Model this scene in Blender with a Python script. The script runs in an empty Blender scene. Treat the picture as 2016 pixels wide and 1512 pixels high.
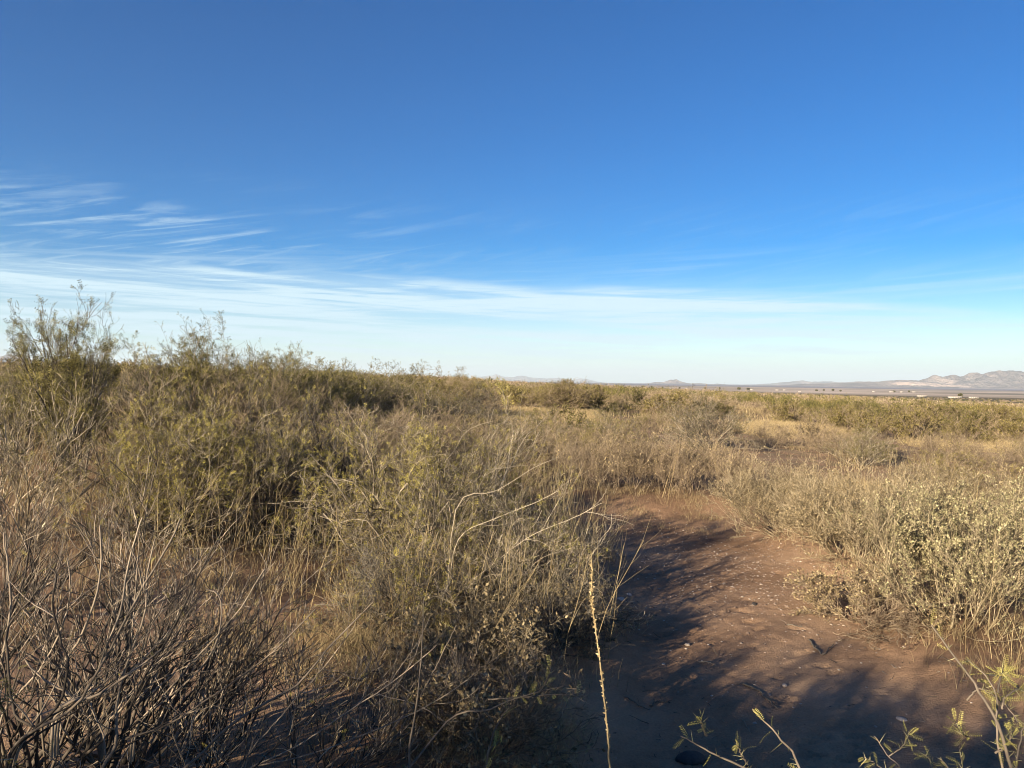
import bpy, math
import numpy as np
from mathutils import Matrix, Vector
R_ = math.radians
scene = bpy.context.scene
col = scene.collection

# ------------------------------------------------------------------ camera, sky, sun, exposure
CAM = np.array([0.0, 0.0, 2.4])
LENS = 26.0
FPX = 2016 * LENS / 36.0
PITCH, ROLL = R_(-0.22), R_(0.8)
SUN_EL, SUN_AZ = R_(16.0), R_(221.0)          # azimuth clockwise from +Y (the way the camera looks)
EXPOSURE = 1.5
cp, sp, cr, sr = math.cos(PITCH), math.sin(PITCH), math.cos(ROLL), math.sin(ROLL)
F0 = np.array([0, cp, sp]); R0 = np.array([1.0, 0, 0]); U0 = np.array([0, -sp, cp])
RV = cr * R0 + sr * U0; UV = -sr * R0 + cr * U0
cd = bpy.data.cameras.new("camera"); cam = bpy.data.objects.new("camera", cd); col.objects.link(cam)
cd.lens = LENS; cd.sensor_width = 36; cd.clip_start = 0.05; cd.clip_end = 400000
m = Matrix.Identity(4)
for i in range(3):
    m[i][0] = RV[i]; m[i][1] = UV[i]; m[i][2] = -F0[i]; m[i][3] = CAM[i]
cam.matrix_world = m
scene.camera = cam
scene.view_settings.view_transform = 'Standard'; scene.view_settings.look = 'None'
scene.cycles.pixel_filter_type = 'BLACKMAN_HARRIS'; scene.cycles.filter_width = 1.0
scene.view_settings.exposure = EXPOSURE; scene.view_settings.gamma = 1

world = bpy.data.worlds.new("World"); scene.world = world; world.use_nodes = True
WN = world.node_tree; WN.nodes.clear()

class NT:
    """small helper for node trees"""
    def __init__(s, tree): s.t = tree
    def n(s, typ, **kw):
        nd = s.t.nodes.new(typ)
        for k, v in kw.items():
            if k.startswith('i_'):
                nd.inputs[int(k[2:])].default_value = v
            else: setattr(nd, k, v)
        return nd
    def l(s, a, b): s.t.links.new(a, b)
    def math(s, op, a, b=None, c=None, clamp=False):
        nd = s.t.nodes.new('ShaderNodeMath'); nd.operation = op; nd.use_clamp = clamp
        for i, v in enumerate((a, b, c)):
            if v is None: continue
            if isinstance(v, (int, float)): nd.inputs[i].default_value = v
            else: s.l(v, nd.inputs[i])
        return nd.outputs[0]
    def smooth(s, x, a, b):
        nd = s.t.nodes.new('ShaderNodeMapRange'); nd.interpolation_type = 'SMOOTHSTEP'
        s.l(x, nd.inputs[0])
        for i, v in ((1, a), (2, b)):
            if isinstance(v, (int, float)): nd.inputs[i].default_value = v
            else: s.l(v, nd.inputs[i])
        return nd.outputs[0]
    def comb(s, x, y, z=0.0):
        nd = s.t.nodes.new('ShaderNodeCombineXYZ')
        for i, v in enumerate((x, y, z)):
            if isinstance(v, (int, float)): nd.inputs[i].default_value = v
            else: s.l(v, nd.inputs[i])
        return nd.outputs[0]
    def noise(s, vec, scale, detail=4, rough=0.5, dist=0.0):
        nd = s.t.nodes.new('ShaderNodeTexNoise'); nd.inputs['Scale'].default_value = scale
        nd.inputs['Detail'].default_value = detail; nd.inputs['Roughness'].default_value = rough
        nd.inputs['Distortion'].default_value = dist
        if vec is not None: s.l(vec, nd.inputs['Vector'])
        return nd.outputs[0]
    def mix(s, f, a, b, blend='MIX'):
        nd = s.t.nodes.new('ShaderNodeMix'); nd.data_type = 'RGBA'; nd.blend_type = blend
        for idx, v in ((0, f), (6, a), (7, b)):
            if isinstance(v, (int, float)): nd.inputs[idx].default_value = v
            elif isinstance(v, tuple): nd.inputs[idx].default_value = v if len(v) == 4 else (*v, 1)
            else: s.l(v, nd.inputs[idx])
        return nd.outputs[2]
    def ramp(s, fac, stops, interp='LINEAR'):
        nd = s.t.nodes.new('ShaderNodeValToRGB'); cr_ = nd.color_ramp; cr_.interpolation = interp
        while len(cr_.elements) < len(stops): cr_.elements.new(0.5)
        for e, (p, c) in zip(cr_.elements, stops): e.position = p; e.color = (*c, 1)
        s.l(fac, nd.inputs[0]); return nd.outputs[0]

w = NT(WN)
SKY_STR = 0.0505
sky = w.n('ShaderNodeTexSky', sky_type='NISHITA', sun_disc=False)
sky.sun_elevation = SUN_EL; sky.sun_rotation = SUN_AZ
sky.altitude = 1400; sky.air_density = 1.0; sky.dust_density = 0.25; sky.ozone_density = 2.0
tc = w.n('ShaderNodeTexCoord'); sx = w.n('ShaderNodeSeparateXYZ'); w.l(tc.outputs['Generated'], sx.inputs[0])
az = w.math('ARCTAN2', sx.outputs[0], sx.outputs[1]); el = w.math('ARCSINE', sx.outputs[2])
hsv = w.n('ShaderNodeHueSaturation'); hsv.inputs['Saturation'].default_value = 1.72; hsv.inputs['Hue'].default_value = 0.513
hsv.inputs['Value'].default_value = 1.0
w.l(sky.outputs[0], hsv.inputs['Color'])
# thin cirrus: a broad layered band low in the sky and loose wisps above it
warp = w.noise(w.comb(w.math('MULTIPLY', az, 3.0), w.math('MULTIPLY', el, 12.0)), 1.0, 3, 0.5)
wz = w.math('MULTIPLY', w.math('SUBTRACT', warp, 0.5), 0.05)
el_w = w.math('ADD', el, wz)
top = w.math('SUBTRACT', 0.134, w.math('MULTIPLY', w.math('POWER', w.math('MAXIMUM', w.math('ADD', az, 0.12), 0.0), 2.0), 0.10))
sheet = w.math('MULTIPLY', w.math('SUBTRACT', 1.0, w.smooth(el_w, w.math('SUBTRACT', top, 0.012), w.math('ADD', top, 0.006))),
               w.smooth(el, -0.02, 0.05))
fine = w.noise(w.comb(w.math('MULTIPLY', az, 2.2), w.math('ADD', w.math('MULTIPLY', el, 72.0), w.math('MULTIPLY', az, 3.2))), 1.0, 7, 0.62, 0.6)
fine2 = w.noise(w.comb(w.math('MULTIPLY', az, 7.0), w.math('ADD', w.math('MULTIPLY', el, 210.0), w.math('MULTIPLY', az, -9.0))), 1.0, 6, 0.65, 0.8)
streak = w.math('ADD', w.math('MULTIPLY', fine, 0.68), w.math('MULTIPLY', fine2, 0.32))
sheet = w.math('MULTIPLY', sheet, w.math('ADD', 0.30, w.math('MULTIPLY', w.smooth(streak, 0.40, 0.57), 0.70)))
fade_r = w.math('SUBTRACT', 1.0, w.math('MULTIPLY', w.smooth(az, 0.25, 0.65), 0.4))
sheet = w.math('MULTIPLY', w.math('MULTIPLY', sheet, fade_r), 0.95)
# wisps rising to the right
wn = w.noise(w.comb(w.math('ADD', w.math('MULTIPLY', az, 5.0), w.math('MULTIPLY', el, 3.0)),
                    w.math('SUBTRACT', w.math('MULTIPLY', el, 68.0), w.math('MULTIPLY', az, 14.0))), 1.0, 6, 0.62, 0.9)
wm = w.noise(w.comb(w.math('MULTIPLY', az, 5.0), w.math('MULTIPLY', el, 20.0), 3.3), 1.0, 2, 0.5)
wis = w.math('MULTIPLY', w.smooth(wn, 0.45, 0.70), w.smooth(wm, 0.30, 0.50))
reg = w.math('MULTIPLY', w.smooth(el, 0.09, 0.13), w.math('SUBTRACT', 1.0, w.smooth(el, 0.16, 0.26)))
lef = w.math('ADD', 0.22, w.math('MULTIPLY', w.math('SUBTRACT', 1.0, w.smooth(az, -0.45, -0.05)), 0.78))
wis = w.math('MULTIPLY', w.math('MULTIPLY', w.math('MULTIPLY', wis, reg), lef), 0.56)
rs = w.noise(w.comb(w.math('MULTIPLY', az, 2.0), w.math('SUBTRACT', w.math('MULTIPLY', el, 90.0), w.math('MULTIPLY', az, 4.0)), 7.7), 1.0, 5, 0.6)
rs = w.math('MULTIPLY', w.math('MULTIPLY', w.smooth(rs, 0.45, 0.75), w.math('SUBTRACT', 1.0, w.smooth(el, 0.14, 0.185))), 0.36)
cl = w.math('MAXIMUM', w.math('MAXIMUM', sheet, wis), rs)
veil = w.math('MULTIPLY', w.math('SUBTRACT', 1.0, w.smooth(el, 0.0, 0.09)), 0.75)
cl = w.math('MAXIMUM', cl, veil, clamp=True)
CLC = (4.9, 6.5, 7.3)
skyc = w.mix(cl, hsv.outputs[0], CLC)
bg = w.n('ShaderNodeBackground'); bg.inputs['Strength'].default_value = SKY_STR
w.l(skyc, bg.inputs['Color'])
wo = w.n('ShaderNodeOutputWorld'); w.l(bg.outputs[0], wo.inputs['Surface'])

sd = bpy.data.lights.new("sun", 'SUN'); sd.energy = 5.0; sd.angle = R_(0.55); sd.color = (1.0, 0.86, 0.64)
sun = bpy.data.objects.new("sun", sd); col.objects.link(sun)
SDIR = Vector((math.sin(SUN_AZ) * math.cos(SUN_EL), math.cos(SUN_AZ) * math.cos(SUN_EL), math.sin(SUN_EL)))
sun.rotation_euler = SDIR.to_track_quat('Z', 'Y').to_euler()
sun.location = (-20, -20, 30)

# ------------------------------------------------------------------ helpers
def ray(px, py): return F0 + RV * (px - 1008) / FPX + UV * (756 - py) / FPX
def at(px, py, d): return CAM + ray(px, py) * d

def _hash(ix, iy, seed):
    h = (ix.astype(np.int64) * 374761393 + iy.astype(np.int64) * 668265263 + seed * 1442695041) & 0xffffffff
    h = ((h ^ (h >> 13)) * 1274126177) & 0xffffffff
    return ((h ^ (h >> 16)) & 0xffff) / 65535.0
def vnoise(x, y, seed=0):
    x = np.asarray(x, float); y = np.asarray(y, float)
    ix = np.floor(x); iy = np.floor(y); fx = x - ix; fy = y - iy
    fx = fx * fx * (3 - 2 * fx); fy = fy * fy * (3 - 2 * fy)
    a = _hash(ix, iy, seed); b = _hash(ix + 1, iy, seed); c = _hash(ix, iy + 1, seed); d = _hash(ix + 1, iy + 1, seed)
    return (a * (1 - fx) + b * fx) * (1 - fy) + (c * (1 - fx) + d * fx) * fy
def fbm(x, y, seed=0, o=4):
    s = 0; a = 0.5; t = 0
    for i in range(o):
        s = s + a * vnoise(x, y, seed + i * 17); t += a; a *= 0.5; x = np.asarray(x) * 2.03 + 5.1; y = np.asarray(y) * 2.03 - 3.7
    return s / t
def sst(x, a, b):
    t = np.clip((x - a) / (b - a), 0, 1); return t * t * (3 - 2 * t)

rg = np.random.default_rng(11)
# footprints pressed in the sand of the wash
prints = []
for i in range(170):
    yy = 4.3 + 9 * rg.random() ** 1.3; xx = 2.2 + 0.07 * (yy - 6) + rg.normal() * 0.9
    prints.append((xx, yy, rg.uniform(0.03, 0.065), rg.uniform(1.4, 3.6), rg.uniform(-0.7, 0.7), rg.uniform(0.008, 0.024)))

def path_d(x, y):
    """0 inside the wash, growing outside (metres from its edge)"""
    xc = 2.3 + 0.075 * (y - 6) + 0.15 * np.sin(y * 0.9)
    hw = 1.02 + 0.30 * np.clip(6.0 - y, 0, 3) + 0.12 * np.sin(y * 1.7 + 1)
    return np.maximum(np.abs(x - xc) - hw, (y - 13.0) * 0.9)
def terrain(x, y, detail=False):
    x = np.asarray(x, float); y = np.asarray(y, float)
    r = np.hypot(x, y)
    b = sst(path_d(x, y), -0.15, 1.0)
    b = np.where(y < -3, 1, b)
    z = 0.22 * b
    z = z + 0.55 * sst(-x, 1.0, 6.0)
    z = z + 0.62 * np.exp(-(r / 2.1) ** 2)
    z = z + np.where(x > 0, -16 * np.tanh(np.maximum(x - 4, 0) * 0.03 / 16), 1.6 * np.tanh(np.maximum(-x - 6, 0) * 0.03 / 1.6))
    z = z + 0.9 * np.exp(-((r - 200) / 110) ** 2) * np.exp(-((x + 25) / 75) ** 2)
    z = z - 8 * sst(r, 260, 2500)
    z = z + 0.30 * (fbm(x / 5.0, y / 5.0, 3, 3) - 0.5) * b * sst(r, 3, 9)
    z = z + 0.6 * (fbm(x / 60.0, y / 60.0, 9, 3) - 0.5) * sst(r, 60, 200)
    if detail:
        near = 1 - sst(r, 25, 45)
        z = z + 0.035 * (fbm(x * 2.1, y * 2.1, 21, 4) - 0.5) * near
        # ripples and clods
        z = z + 0.022 * (fbm(x * 9, y * 9, 31, 3) - 0.5) * near * (0.45 + 0.55 * b) + .012 * (fbm(x * 24, y * 24, 37, 2) - .5) * near * (.3 + sst(fbm(x * .9, y * .9, 41, 2), .4, .6))
        for (a, c, rr, asp, th, dp) in prints:
            msk = (np.abs(x - a) < 0.5) & (np.abs(y - c) < 0.5)
            if not msk.any(): continue
            dx = x[msk] - a; dy = y[msk] - c
            u = dx * math.cos(th) + dy * math.sin(th); v = -dx * math.sin(th) + dy * math.cos(th)
            v = v + .25 * u * u / rr * .3; q = np.sqrt((u / (rr * asp)) ** 2 + (v / rr) ** 2) + .5 * (fbm(x[msk] * 14, y[msk] * 14, 77, 2) - .5)
            z[msk] += -dp * (1 - sst(q, 0.55, 1.0)) + 0.35 * dp * np.exp(-((q - 1.25) / 0.25) ** 2)
    return z
def gz(x, y): return float(terrain(np.array([x]), np.array([y]))[0])
def ground_hit(px, py):
    rr = ray(px, py); t = 1.0
    for i in range(6000):
        p = CAM + rr * t
        if p[2] <= gz(p[0], p[1]): return p
        t *= 1.004
        if t > 90000: break
    return p

def mesh_from(name, parts, mats=None, smooth=False):
    """parts: list of (V, F) or (V, F, material index); F may be (n,3) or (n,4)"""
    vs, starts, loops, mi, tot, off = [], [], [], [], [], 0
    lo = 0
    for p in parts:
        V, F = p[0], np.asarray(p[1]); k = p[2] if len(p) > 2 else 0
        if len(F) == 0: continue
        vs.append(V.reshape(-1, 3)); n, q = F.shape
        loops.append((F + off).ravel()); starts.append(lo + np.arange(n) * q); tot.append(np.full(n, q)); mi.append(np.full(n, k))
        lo += n * q; off += len(vs[-1])
    V = np.concatenate(vs).astype(np.float32); L = np.concatenate(loops).astype(np.int32)
    S = np.concatenate(starts).astype(np.int32); M = np.concatenate(mi).astype(np.int32)
    me = bpy.data.meshes.new(name)
    me.vertices.add(len(V)); me.vertices.foreach_set('co', V.ravel())
    me.loops.add(len(L)); me.loops.foreach_set('vertex_index', L)
    me.polygons.add(len(S)); me.polygons.foreach_set('loop_start', S)
    for mt in (mats or []): me.materials.append(mt)
    me.polygons.foreach_set('material_index', M)
    if smooth: me.polygons.foreach_set('use_smooth', np.ones(len(S), bool))
    me.update(calc_edges=True)
    return me
def put(name, me, parent=None, loc=(0, 0, 0), rz=0.0, sc=(1, 1, 1)):
    o = bpy.data.objects.new(name, me); col.objects.link(o)
    o.location = loc; o.rotation_euler = (0, 0, rz); o.scale = sc
    if parent is not None: o.parent = parent
    return o
def tag(o, label=None, cat=None, group=None, kind=None):
    if label: o['label'] = label
    if cat: o['category'] = cat
    if group: o['group'] = group
    if kind: o['kind'] = kind
    return o

def tubes(P, Rd, k=3):
    n, m_, _ = P.shape
    T = np.gradient(P, axis=1); T /= np.linalg.norm(T, axis=2, keepdims=True) + 1e-9
    ref = np.cross(T[:, m_ // 2], np.array([0.31, 0.52, 0.79])); ref /= np.linalg.norm(ref, axis=1, keepdims=True) + 1e-9
    ref = np.repeat(ref[:, None], m_, 1)
    n1 = ref - T * (ref * T).sum(2, keepdims=True); n1 /= np.linalg.norm(n1, axis=2, keepdims=True) + 1e-9
    n2 = np.cross(T, n1)
    a = np.arange(k) * 2 * math.pi / k
    V = P[:, :, None] + Rd[:, :, None, None] * (n1[:, :, None] * np.cos(a)[None, None, :, None] + n2[:, :, None] * np.sin(a)[None, None, :, None])
    idx = np.arange(n * m_ * k).reshape(n, m_, k)
    A = idx[:, :-1]; B = idx[:, 1:]
    F = np.stack([A, np.roll(A, -1, 2), np.roll(B, -1, 2), B], -1).reshape(-1, 4)
    return V.reshape(-1, 3), F

def nrm(v): return v / (np.linalg.norm(v, axis=-1, keepdims=True) + 1e-9)
def grow(rng, pos, d, length, rad, nseg=5, kink=0.2, up=0.0, taper=0.45):
    n = len(pos); P = np.empty((n, nseg + 1, 3)); P[:, 0] = pos; D = nrm(d)
    step = (length / nseg)[:, None]
    for i in range(nseg):
        D = nrm(D + rng.normal(size=(n, 3)) * kink + np.array([0, 0, up]))
        P[:, i + 1] = P[:, i] + D * step * rng.uniform(0.75, 1.25, (n, 1))
    Rr = rad[:, None] * np.linspace(1, taper, nseg + 1)[None]
    return P, Rr
def spawn(rng, P, Rr, num, tmin, tmax, ang, lr, rr, lj=0.35, flat=0.0):
    n, m_, _ = P.shape
    t = rng.uniform(tmin, tmax, (n, num)); ti = t * (m_ - 1); i0 = np.minimum(ti.astype(int), m_ - 2); f = (ti - i0)[..., None]
    rows = np.arange(n)[:, None]
    pos = P[rows, i0] * (1 - f) + P[rows, i0 + 1] * f
    dr = nrm(P[rows, i0 + 1] - P[rows, i0])
    L = np.linalg.norm(P[:, -1] - P[:, 0], axis=1)[:, None]
    q = nrm(rng.normal(size=(n, num, 3))); q = nrm(q - dr * (q * dr).sum(-1, keepdims=True))
    a = rng.normal(ang, ang * 0.3, (n, num, 1))
    cd_ = dr * np.cos(a) + q * np.sin(a)
    ln = L * lr * (1.15 - 0.55 * t) * rng.uniform(1 - lj, 1 + lj, (n, num))
    rad = (Rr[rows, i0] * rr)
    return pos.reshape(-1, 3), cd_.reshape(-1, 3), ln.ravel(), rad.ravel()

def inst(tV, tF, pos, X, Y, Z, s):
    """stamp template (tV,tF) with frames"""
    V = pos[:, None] + (X[:, None] * tV[None, :, 0, None] + Y[:, None] * tV[None, :, 1, None] + Z[:, None] * tV[None, :, 2, None]) * s[:, None, None]
    F = (tF[None] + (np.arange(len(pos)) * len(tV))[:, None, None]).reshape(-1, tF.shape[1])
    return V.reshape(-1, 3), F
def frames(rng, d):
    d = nrm(d); q = nrm(rng.normal(size=d.shape)); q = nrm(q - d * (q * d).sum(-1, keepdims=True))
    return d, q, np.cross(d, q)

def pinnate(n=8, length=1.0, ll=0.20, lw=0.045, curl=0.18):
    """leaf along +X: thin rachis and two rows of leaflets, unit length"""
    V = []; F = []
    def quad(a, b, c, d_):
        i = len(V); V.extend([a, b, c, d_]); F.append([i, i + 1, i + 2, i + 3])
    zc = lambda x: -curl * x * x
    quad((0, -.008, 0), (1, -.004, zc(1)), (1, .004, zc(1)), (0, .008, 0))
    for i in range(n):
        x = (0.12 + 0.88 * (i + 0.5) / n) * length; l = ll * (0.75 + 0.5 * math.sin(math.pi * (i + 0.7) / (n + 0.6)))
        for s in (-1, 1):
            x1 = x + l * 0.45; y1 = s * l; z0 = zc(x)
            quad((x, 0, z0), (x + lw * 0.2 + l * .2 - lw / 2, s * l * .5, z0 + .05 * l), (x1, y1, z0 - .02), (x + l * .25 + lw * .7, s * l * .45, z0 + .02))
    return np.array(V, float), np.array(F)
def blade_t(wd=0.22, bend=0.1):
    return np.array([(0, 0, 0), (.45, -wd, bend), (1, 0, 0), (.5, wd, bend * .6)], float), np.array([[0, 1, 2, 3]])
PIN_HI = pinnate(8, ll=.13, lw=.030); PIN_LO = pinnate(3, ll=0.24, lw=0.11); BLADE = blade_t(0.16); OVAL = blade_t(0.30, 0.05)
def leaf_sites(rng, P, n, tmin=0.25, tmax=1.0, ang=0.9):
    Rr = np.ones(P.shape[:2]); pos, d, _, _ = spawn(rng, P, Rr, n, tmin, tmax, ang, 1, 1); return pos, d

# ------------------------------------------------------------------ materials
def new_mat(name):
    mt = bpy.data.materials.new(name); mt.use_nodes = True; mt.node_tree.nodes.clear(); return mt, NT(mt.node_tree)
def finish(h, colr, rough=0.9, bump=None, bs=0.3, bd=0.01, spec=0.2, translucent=0.0):
    b = h.n('ShaderNodeBsdfPrincipled'); b.inputs['Roughness'].default_value = rough
    b.inputs['Specular IOR Level'].default_value = spec
    h.l(colr, b.inputs['Base Color'])
    if bump is not None:
        bn = h.n('ShaderNodeBump'); bn.inputs['Strength'].default_value = bs; bn.inputs['Distance'].default_value = bd
        h.l(bump, bn.inputs['Height']); h.l(bn.outputs[0], b.inputs['Normal'])
    out = h.n('ShaderNodeOutputMaterial')
    if translucent > 0:
        t = h.n('ShaderNodeBsdfTranslucent'); h.l(colr, t.inputs['Color'])
        mx = h.n('ShaderNodeMixShader'); mx.inputs[0].default_value = translucent
        h.l(b.outputs[0], mx.inputs[1]); h.l(t.outputs[0], mx.inputs[2]); h.l(mx.outputs[0], out.inputs['Surface'])
    else: h.l(b.outputs[0], out.inputs['Surface'])
def island_mat(name, stops, rough=0.85, objvar=0.25, translucent=0.0, spec=0.15, grain=True):
    mt, h = new_mat(name)
    g = h.n('ShaderNodeNewGeometry'); c = h.ramp(g.outputs['Random Per Island'], stops)
    oi = h.n('ShaderNodeObjectInfo')
    v = h.math('ADD', .86 * (1 - objvar / 2), h.math('MULTIPLY', oi.outputs['Random'], objvar))
    if grain:
        t = h.n('ShaderNodeTexCoord'); nz = h.noise(t.outputs['Object'], 30.0, 4, 0.7)
        v = h.math('MULTIPLY', v, h.math('ADD', 0.35, h.math('MULTIPLY', nz, 1.3)))
    c2 = h.mix(1.0, c, h.comb(v, v, v), 'MULTIPLY')
    finish(h, c2, rough, translucent=translucent, spec=spec)
    return mt

M = {}
M['bark_pale'] = island_mat('bark_pale', [(0, (.09, .075, .055)), (.35, (.17, .14, .10)), (.75, (.34, .28, .20)), (1, (.56, .47, .35))])
M['bark_red'] = island_mat('bark_red', [(0, (.04, .033, .027)), (.45, (.12, .096, .075)), (.8, (.27, .215, .16)), (1, (.42, .34, .26))])
M['bark_dark'] = island_mat('bark_dark', [(0, (.045, .04, .033)), (.5, (.13, .11, .085)), (1, (.27, .23, .18))])
M['twig_brown'] = island_mat('twig_brown', [(0, (.14, .10, .07)), (.5, (.28, .21, .14)), (1, (.42, .33, .23))])
M['twig_grey'] = island_mat('twig_grey', [(0, (.11, .085, .05)), (.5, (.30, .235, .145)), (1, (.54, .44, .29))])
M['leaf_yellow'] = island_mat('leaf_yellow', [(0, (.20, .17, .045)), (.5, (.38, .32, .085)), (1, (.58, .49, .15))], translucent=.25)
M['leaf_olive'] = island_mat('leaf_olive', [(0, (.075, .070, .026)), (.5, (.17, .148, .052)), (1, (.32, .268, .095))], translucent=.2)
M['field_gold'] = island_mat('field_gold', [(0, (.10, .08, .03)), (.5, (.21, .17, .062)), (1, (.36, .29, .11))], translucent=.15)
M['leaf_bright'] = island_mat('leaf_bright', [(0, (.36, .32, .08)), (.5, (.52, .46, .13)), (1, (.66, .58, .22))], translucent=.3)
M['leaf_dark'] = island_mat('leaf_dark', [(0, (.055, .055, .022)), (.5, (.125, .115, .042)), (1, (.22, .19, .075))], translucent=.2)
M['leaf_pale'] = island_mat('leaf_pale', [(0, (.16, .145, .075)), (.5, (.33, .29, .155)), (1, (.56, .49, .28))], translucent=.2)
M['straw'] = island_mat('straw', [(0, (.28, .20, .10)), (.5, (.48, .36, .19)), (1, (.64, .51, .29))], translucent=.15)
M['weed'] = island_mat('weed', [(0, (.14, .10, .05)), (.5, (.29, .22, .12)), (1, (.47, .37, .21))], translucent=.1)
M['rust_leaf'] = island_mat('rust_leaf', [(0, (.16, .07, .03)), (1, (.36, .17, .08))], translucent=.2)
M['stone'] = island_mat('stone', [(0, (.14, .09, .07)), (.5, (.30, .22, .17)), (1, (.50, .42, .35))], objvar=.3)
M['stone_dark'] = island_mat('stone_dark', [(0, (.035, .03, .03)), (1, (.07, .06, .055))])

def ground_mat():
    mt, h = new_mat('soil')
    t = h.n('ShaderNodeTexCoord'); P = t.outputs['Object']
    sp_ = h.n('ShaderNodeSeparateXYZ'); h.l(P, sp_.inputs[0])
    r = h.n('ShaderNodeVectorMath', operation='LENGTH'); h.l(P, r.inputs[0]); r = r.outputs['Value']
    n1 = h.noise(P, 0.55, 5, .55); n2 = h.noise(P, 6.0, 6, .65); n3 = h.noise(P, 60.0, 4, .6); n4 = h.noise(P, 1.9, 4, .6)
    sand = h.ramp(n1, [(.25, (.205, .122, .074)), (.5, (.33, .205, .125)), (.75, (.46, .310, .200))])
    v = h.math('ADD', .30, h.math('ADD', h.math('MULTIPLY', n2, .6), h.math('MULTIPLY', n3, .6)))
    sand = h.mix(1.0, sand, h.comb(v, v, v), 'MULTIPLY')
    # litter and dead grass on the banks
    lit = h.mix(h.smooth(n4, .42, .62), sand, h.mix(n3, (.12, .085, .05), (.36, .27, .16)))
    # far brushland and the plains of the valley
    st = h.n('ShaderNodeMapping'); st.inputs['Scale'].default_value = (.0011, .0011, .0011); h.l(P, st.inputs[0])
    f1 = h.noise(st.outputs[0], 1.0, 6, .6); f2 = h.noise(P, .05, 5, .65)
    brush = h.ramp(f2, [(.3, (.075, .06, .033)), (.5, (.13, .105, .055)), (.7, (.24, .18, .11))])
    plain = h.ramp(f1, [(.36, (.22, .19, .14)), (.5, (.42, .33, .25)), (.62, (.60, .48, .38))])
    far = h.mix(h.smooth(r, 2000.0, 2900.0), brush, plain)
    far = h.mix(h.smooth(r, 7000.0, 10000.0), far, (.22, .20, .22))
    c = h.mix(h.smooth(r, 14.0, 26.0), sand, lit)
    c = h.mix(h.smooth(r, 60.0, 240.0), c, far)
    bm = h.math('ADD', h.math('MULTIPLY', n2, .6), h.math('ADD', h.math('MULTIPLY', n3, .35), h.math('MULTIPLY', h.noise(P, 180.0, 3, .6), .12)))
    finish(h, c, .95, bm, .8, .045, spec=.1)
    return mt
M['soil'] = ground_mat()
def rock_mat(name, c0, c1, c2, sc):
    mt, h = new_mat(name); t = h.n('ShaderNodeTexCoord')
    n = h.noise(t.outputs['Object'], sc, 8, .62); c = h.ramp(n, [(.32, c0), (.5, c1), (.66, c2)])
    if name == 'mountain_rock':
        # a pale bare outcrop on the lower slope of the nearest range
        sx_ = h.n('ShaderNodeSeparateXYZ'); h.l(t.outputs['Object'], sx_.inputs[0])
        dx = h.math('DIVIDE', h.math('SUBTRACT', sx_.outputs[0], 12100.0), 620.0); dz = h.math('DIVIDE', h.math('SUBTRACT', sx_.outputs[2], 75.0), 75.0)
        q = h.math('ADD', h.math('MULTIPLY', dx, dx), h.math('MULTIPLY', dz, dz)); q = h.math('ADD', q, h.math('MULTIPLY', h.math('SUBTRACT', h.noise(t.outputs['Object'], .004, 5, .6), .5), 2.5))
        q = h.math('ADD', q, h.math('MULTIPLY', h.smooth(sx_.outputs[1], 24000.0, 26000.0), 9.0))
        c = h.mix(h.math('SUBTRACT', 1.0, h.smooth(q, .75, 1.15)), c, (.62, .47, .38))
    finish(h, c, .95, h.noise(t.outputs['Object'], sc * 3, 8, .65), 1.0, 260.0, spec=.05); return mt
M['mountain'] = rock_mat('mountain_rock', (.12, .10, .10), (.24, .195, .175), (.44, .345, .30), .0012)
M['outcrop'] = rock_mat('pale_rock', (.40, .28, .22), (.55, .42, .34), (.66, .54, .46), .003)

# ------------------------------------------------------------------ ground
def build_ground():
    front = np.radians(np.arange(-46, 46.01, 0.2)); back = np.radians(np.arange(48, 312.1, 3.0))
    th = np.concatenate([front, back]); nt = len(th)
    r1 = np.exp(np.arange(math.log(0.5), math.log(3.5), 0.05)); r2 = np.exp(np.arange(math.log(3.5), math.log(20), 0.0055))
    r3 = np.exp(np.arange(math.log(20.0), math.log(93000), 0.022)); rr = np.concatenate([r1, r2, r3]); nr = len(rr)
    X = rr[:, None] * np.sin(th)[None]; Y = rr[:, None] * np.cos(th)[None]
    Z = terrain(X.ravel(), Y.ravel(), True)
    V = np.stack([X.ravel(), Y.ravel(), Z], 1)
    V = np.vstack([V, [0, 0, gz(0, 0)]])
    idx = np.arange(nr * nt).reshape(nr, nt); A = idx[:-1]; B = idx[1:]
    F = np.stack([A, B, np.roll(B, -1, 1), np.roll(A, -1, 1)], -1).reshape(-1, 4)
    c = nr * nt; T = np.stack([np.full(nt, c), np.arange(nt), np.roll(np.arange(nt), -1)], 1)
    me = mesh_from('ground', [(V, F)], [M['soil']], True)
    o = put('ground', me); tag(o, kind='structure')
    me2 = None
    return o
build_ground()

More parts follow.
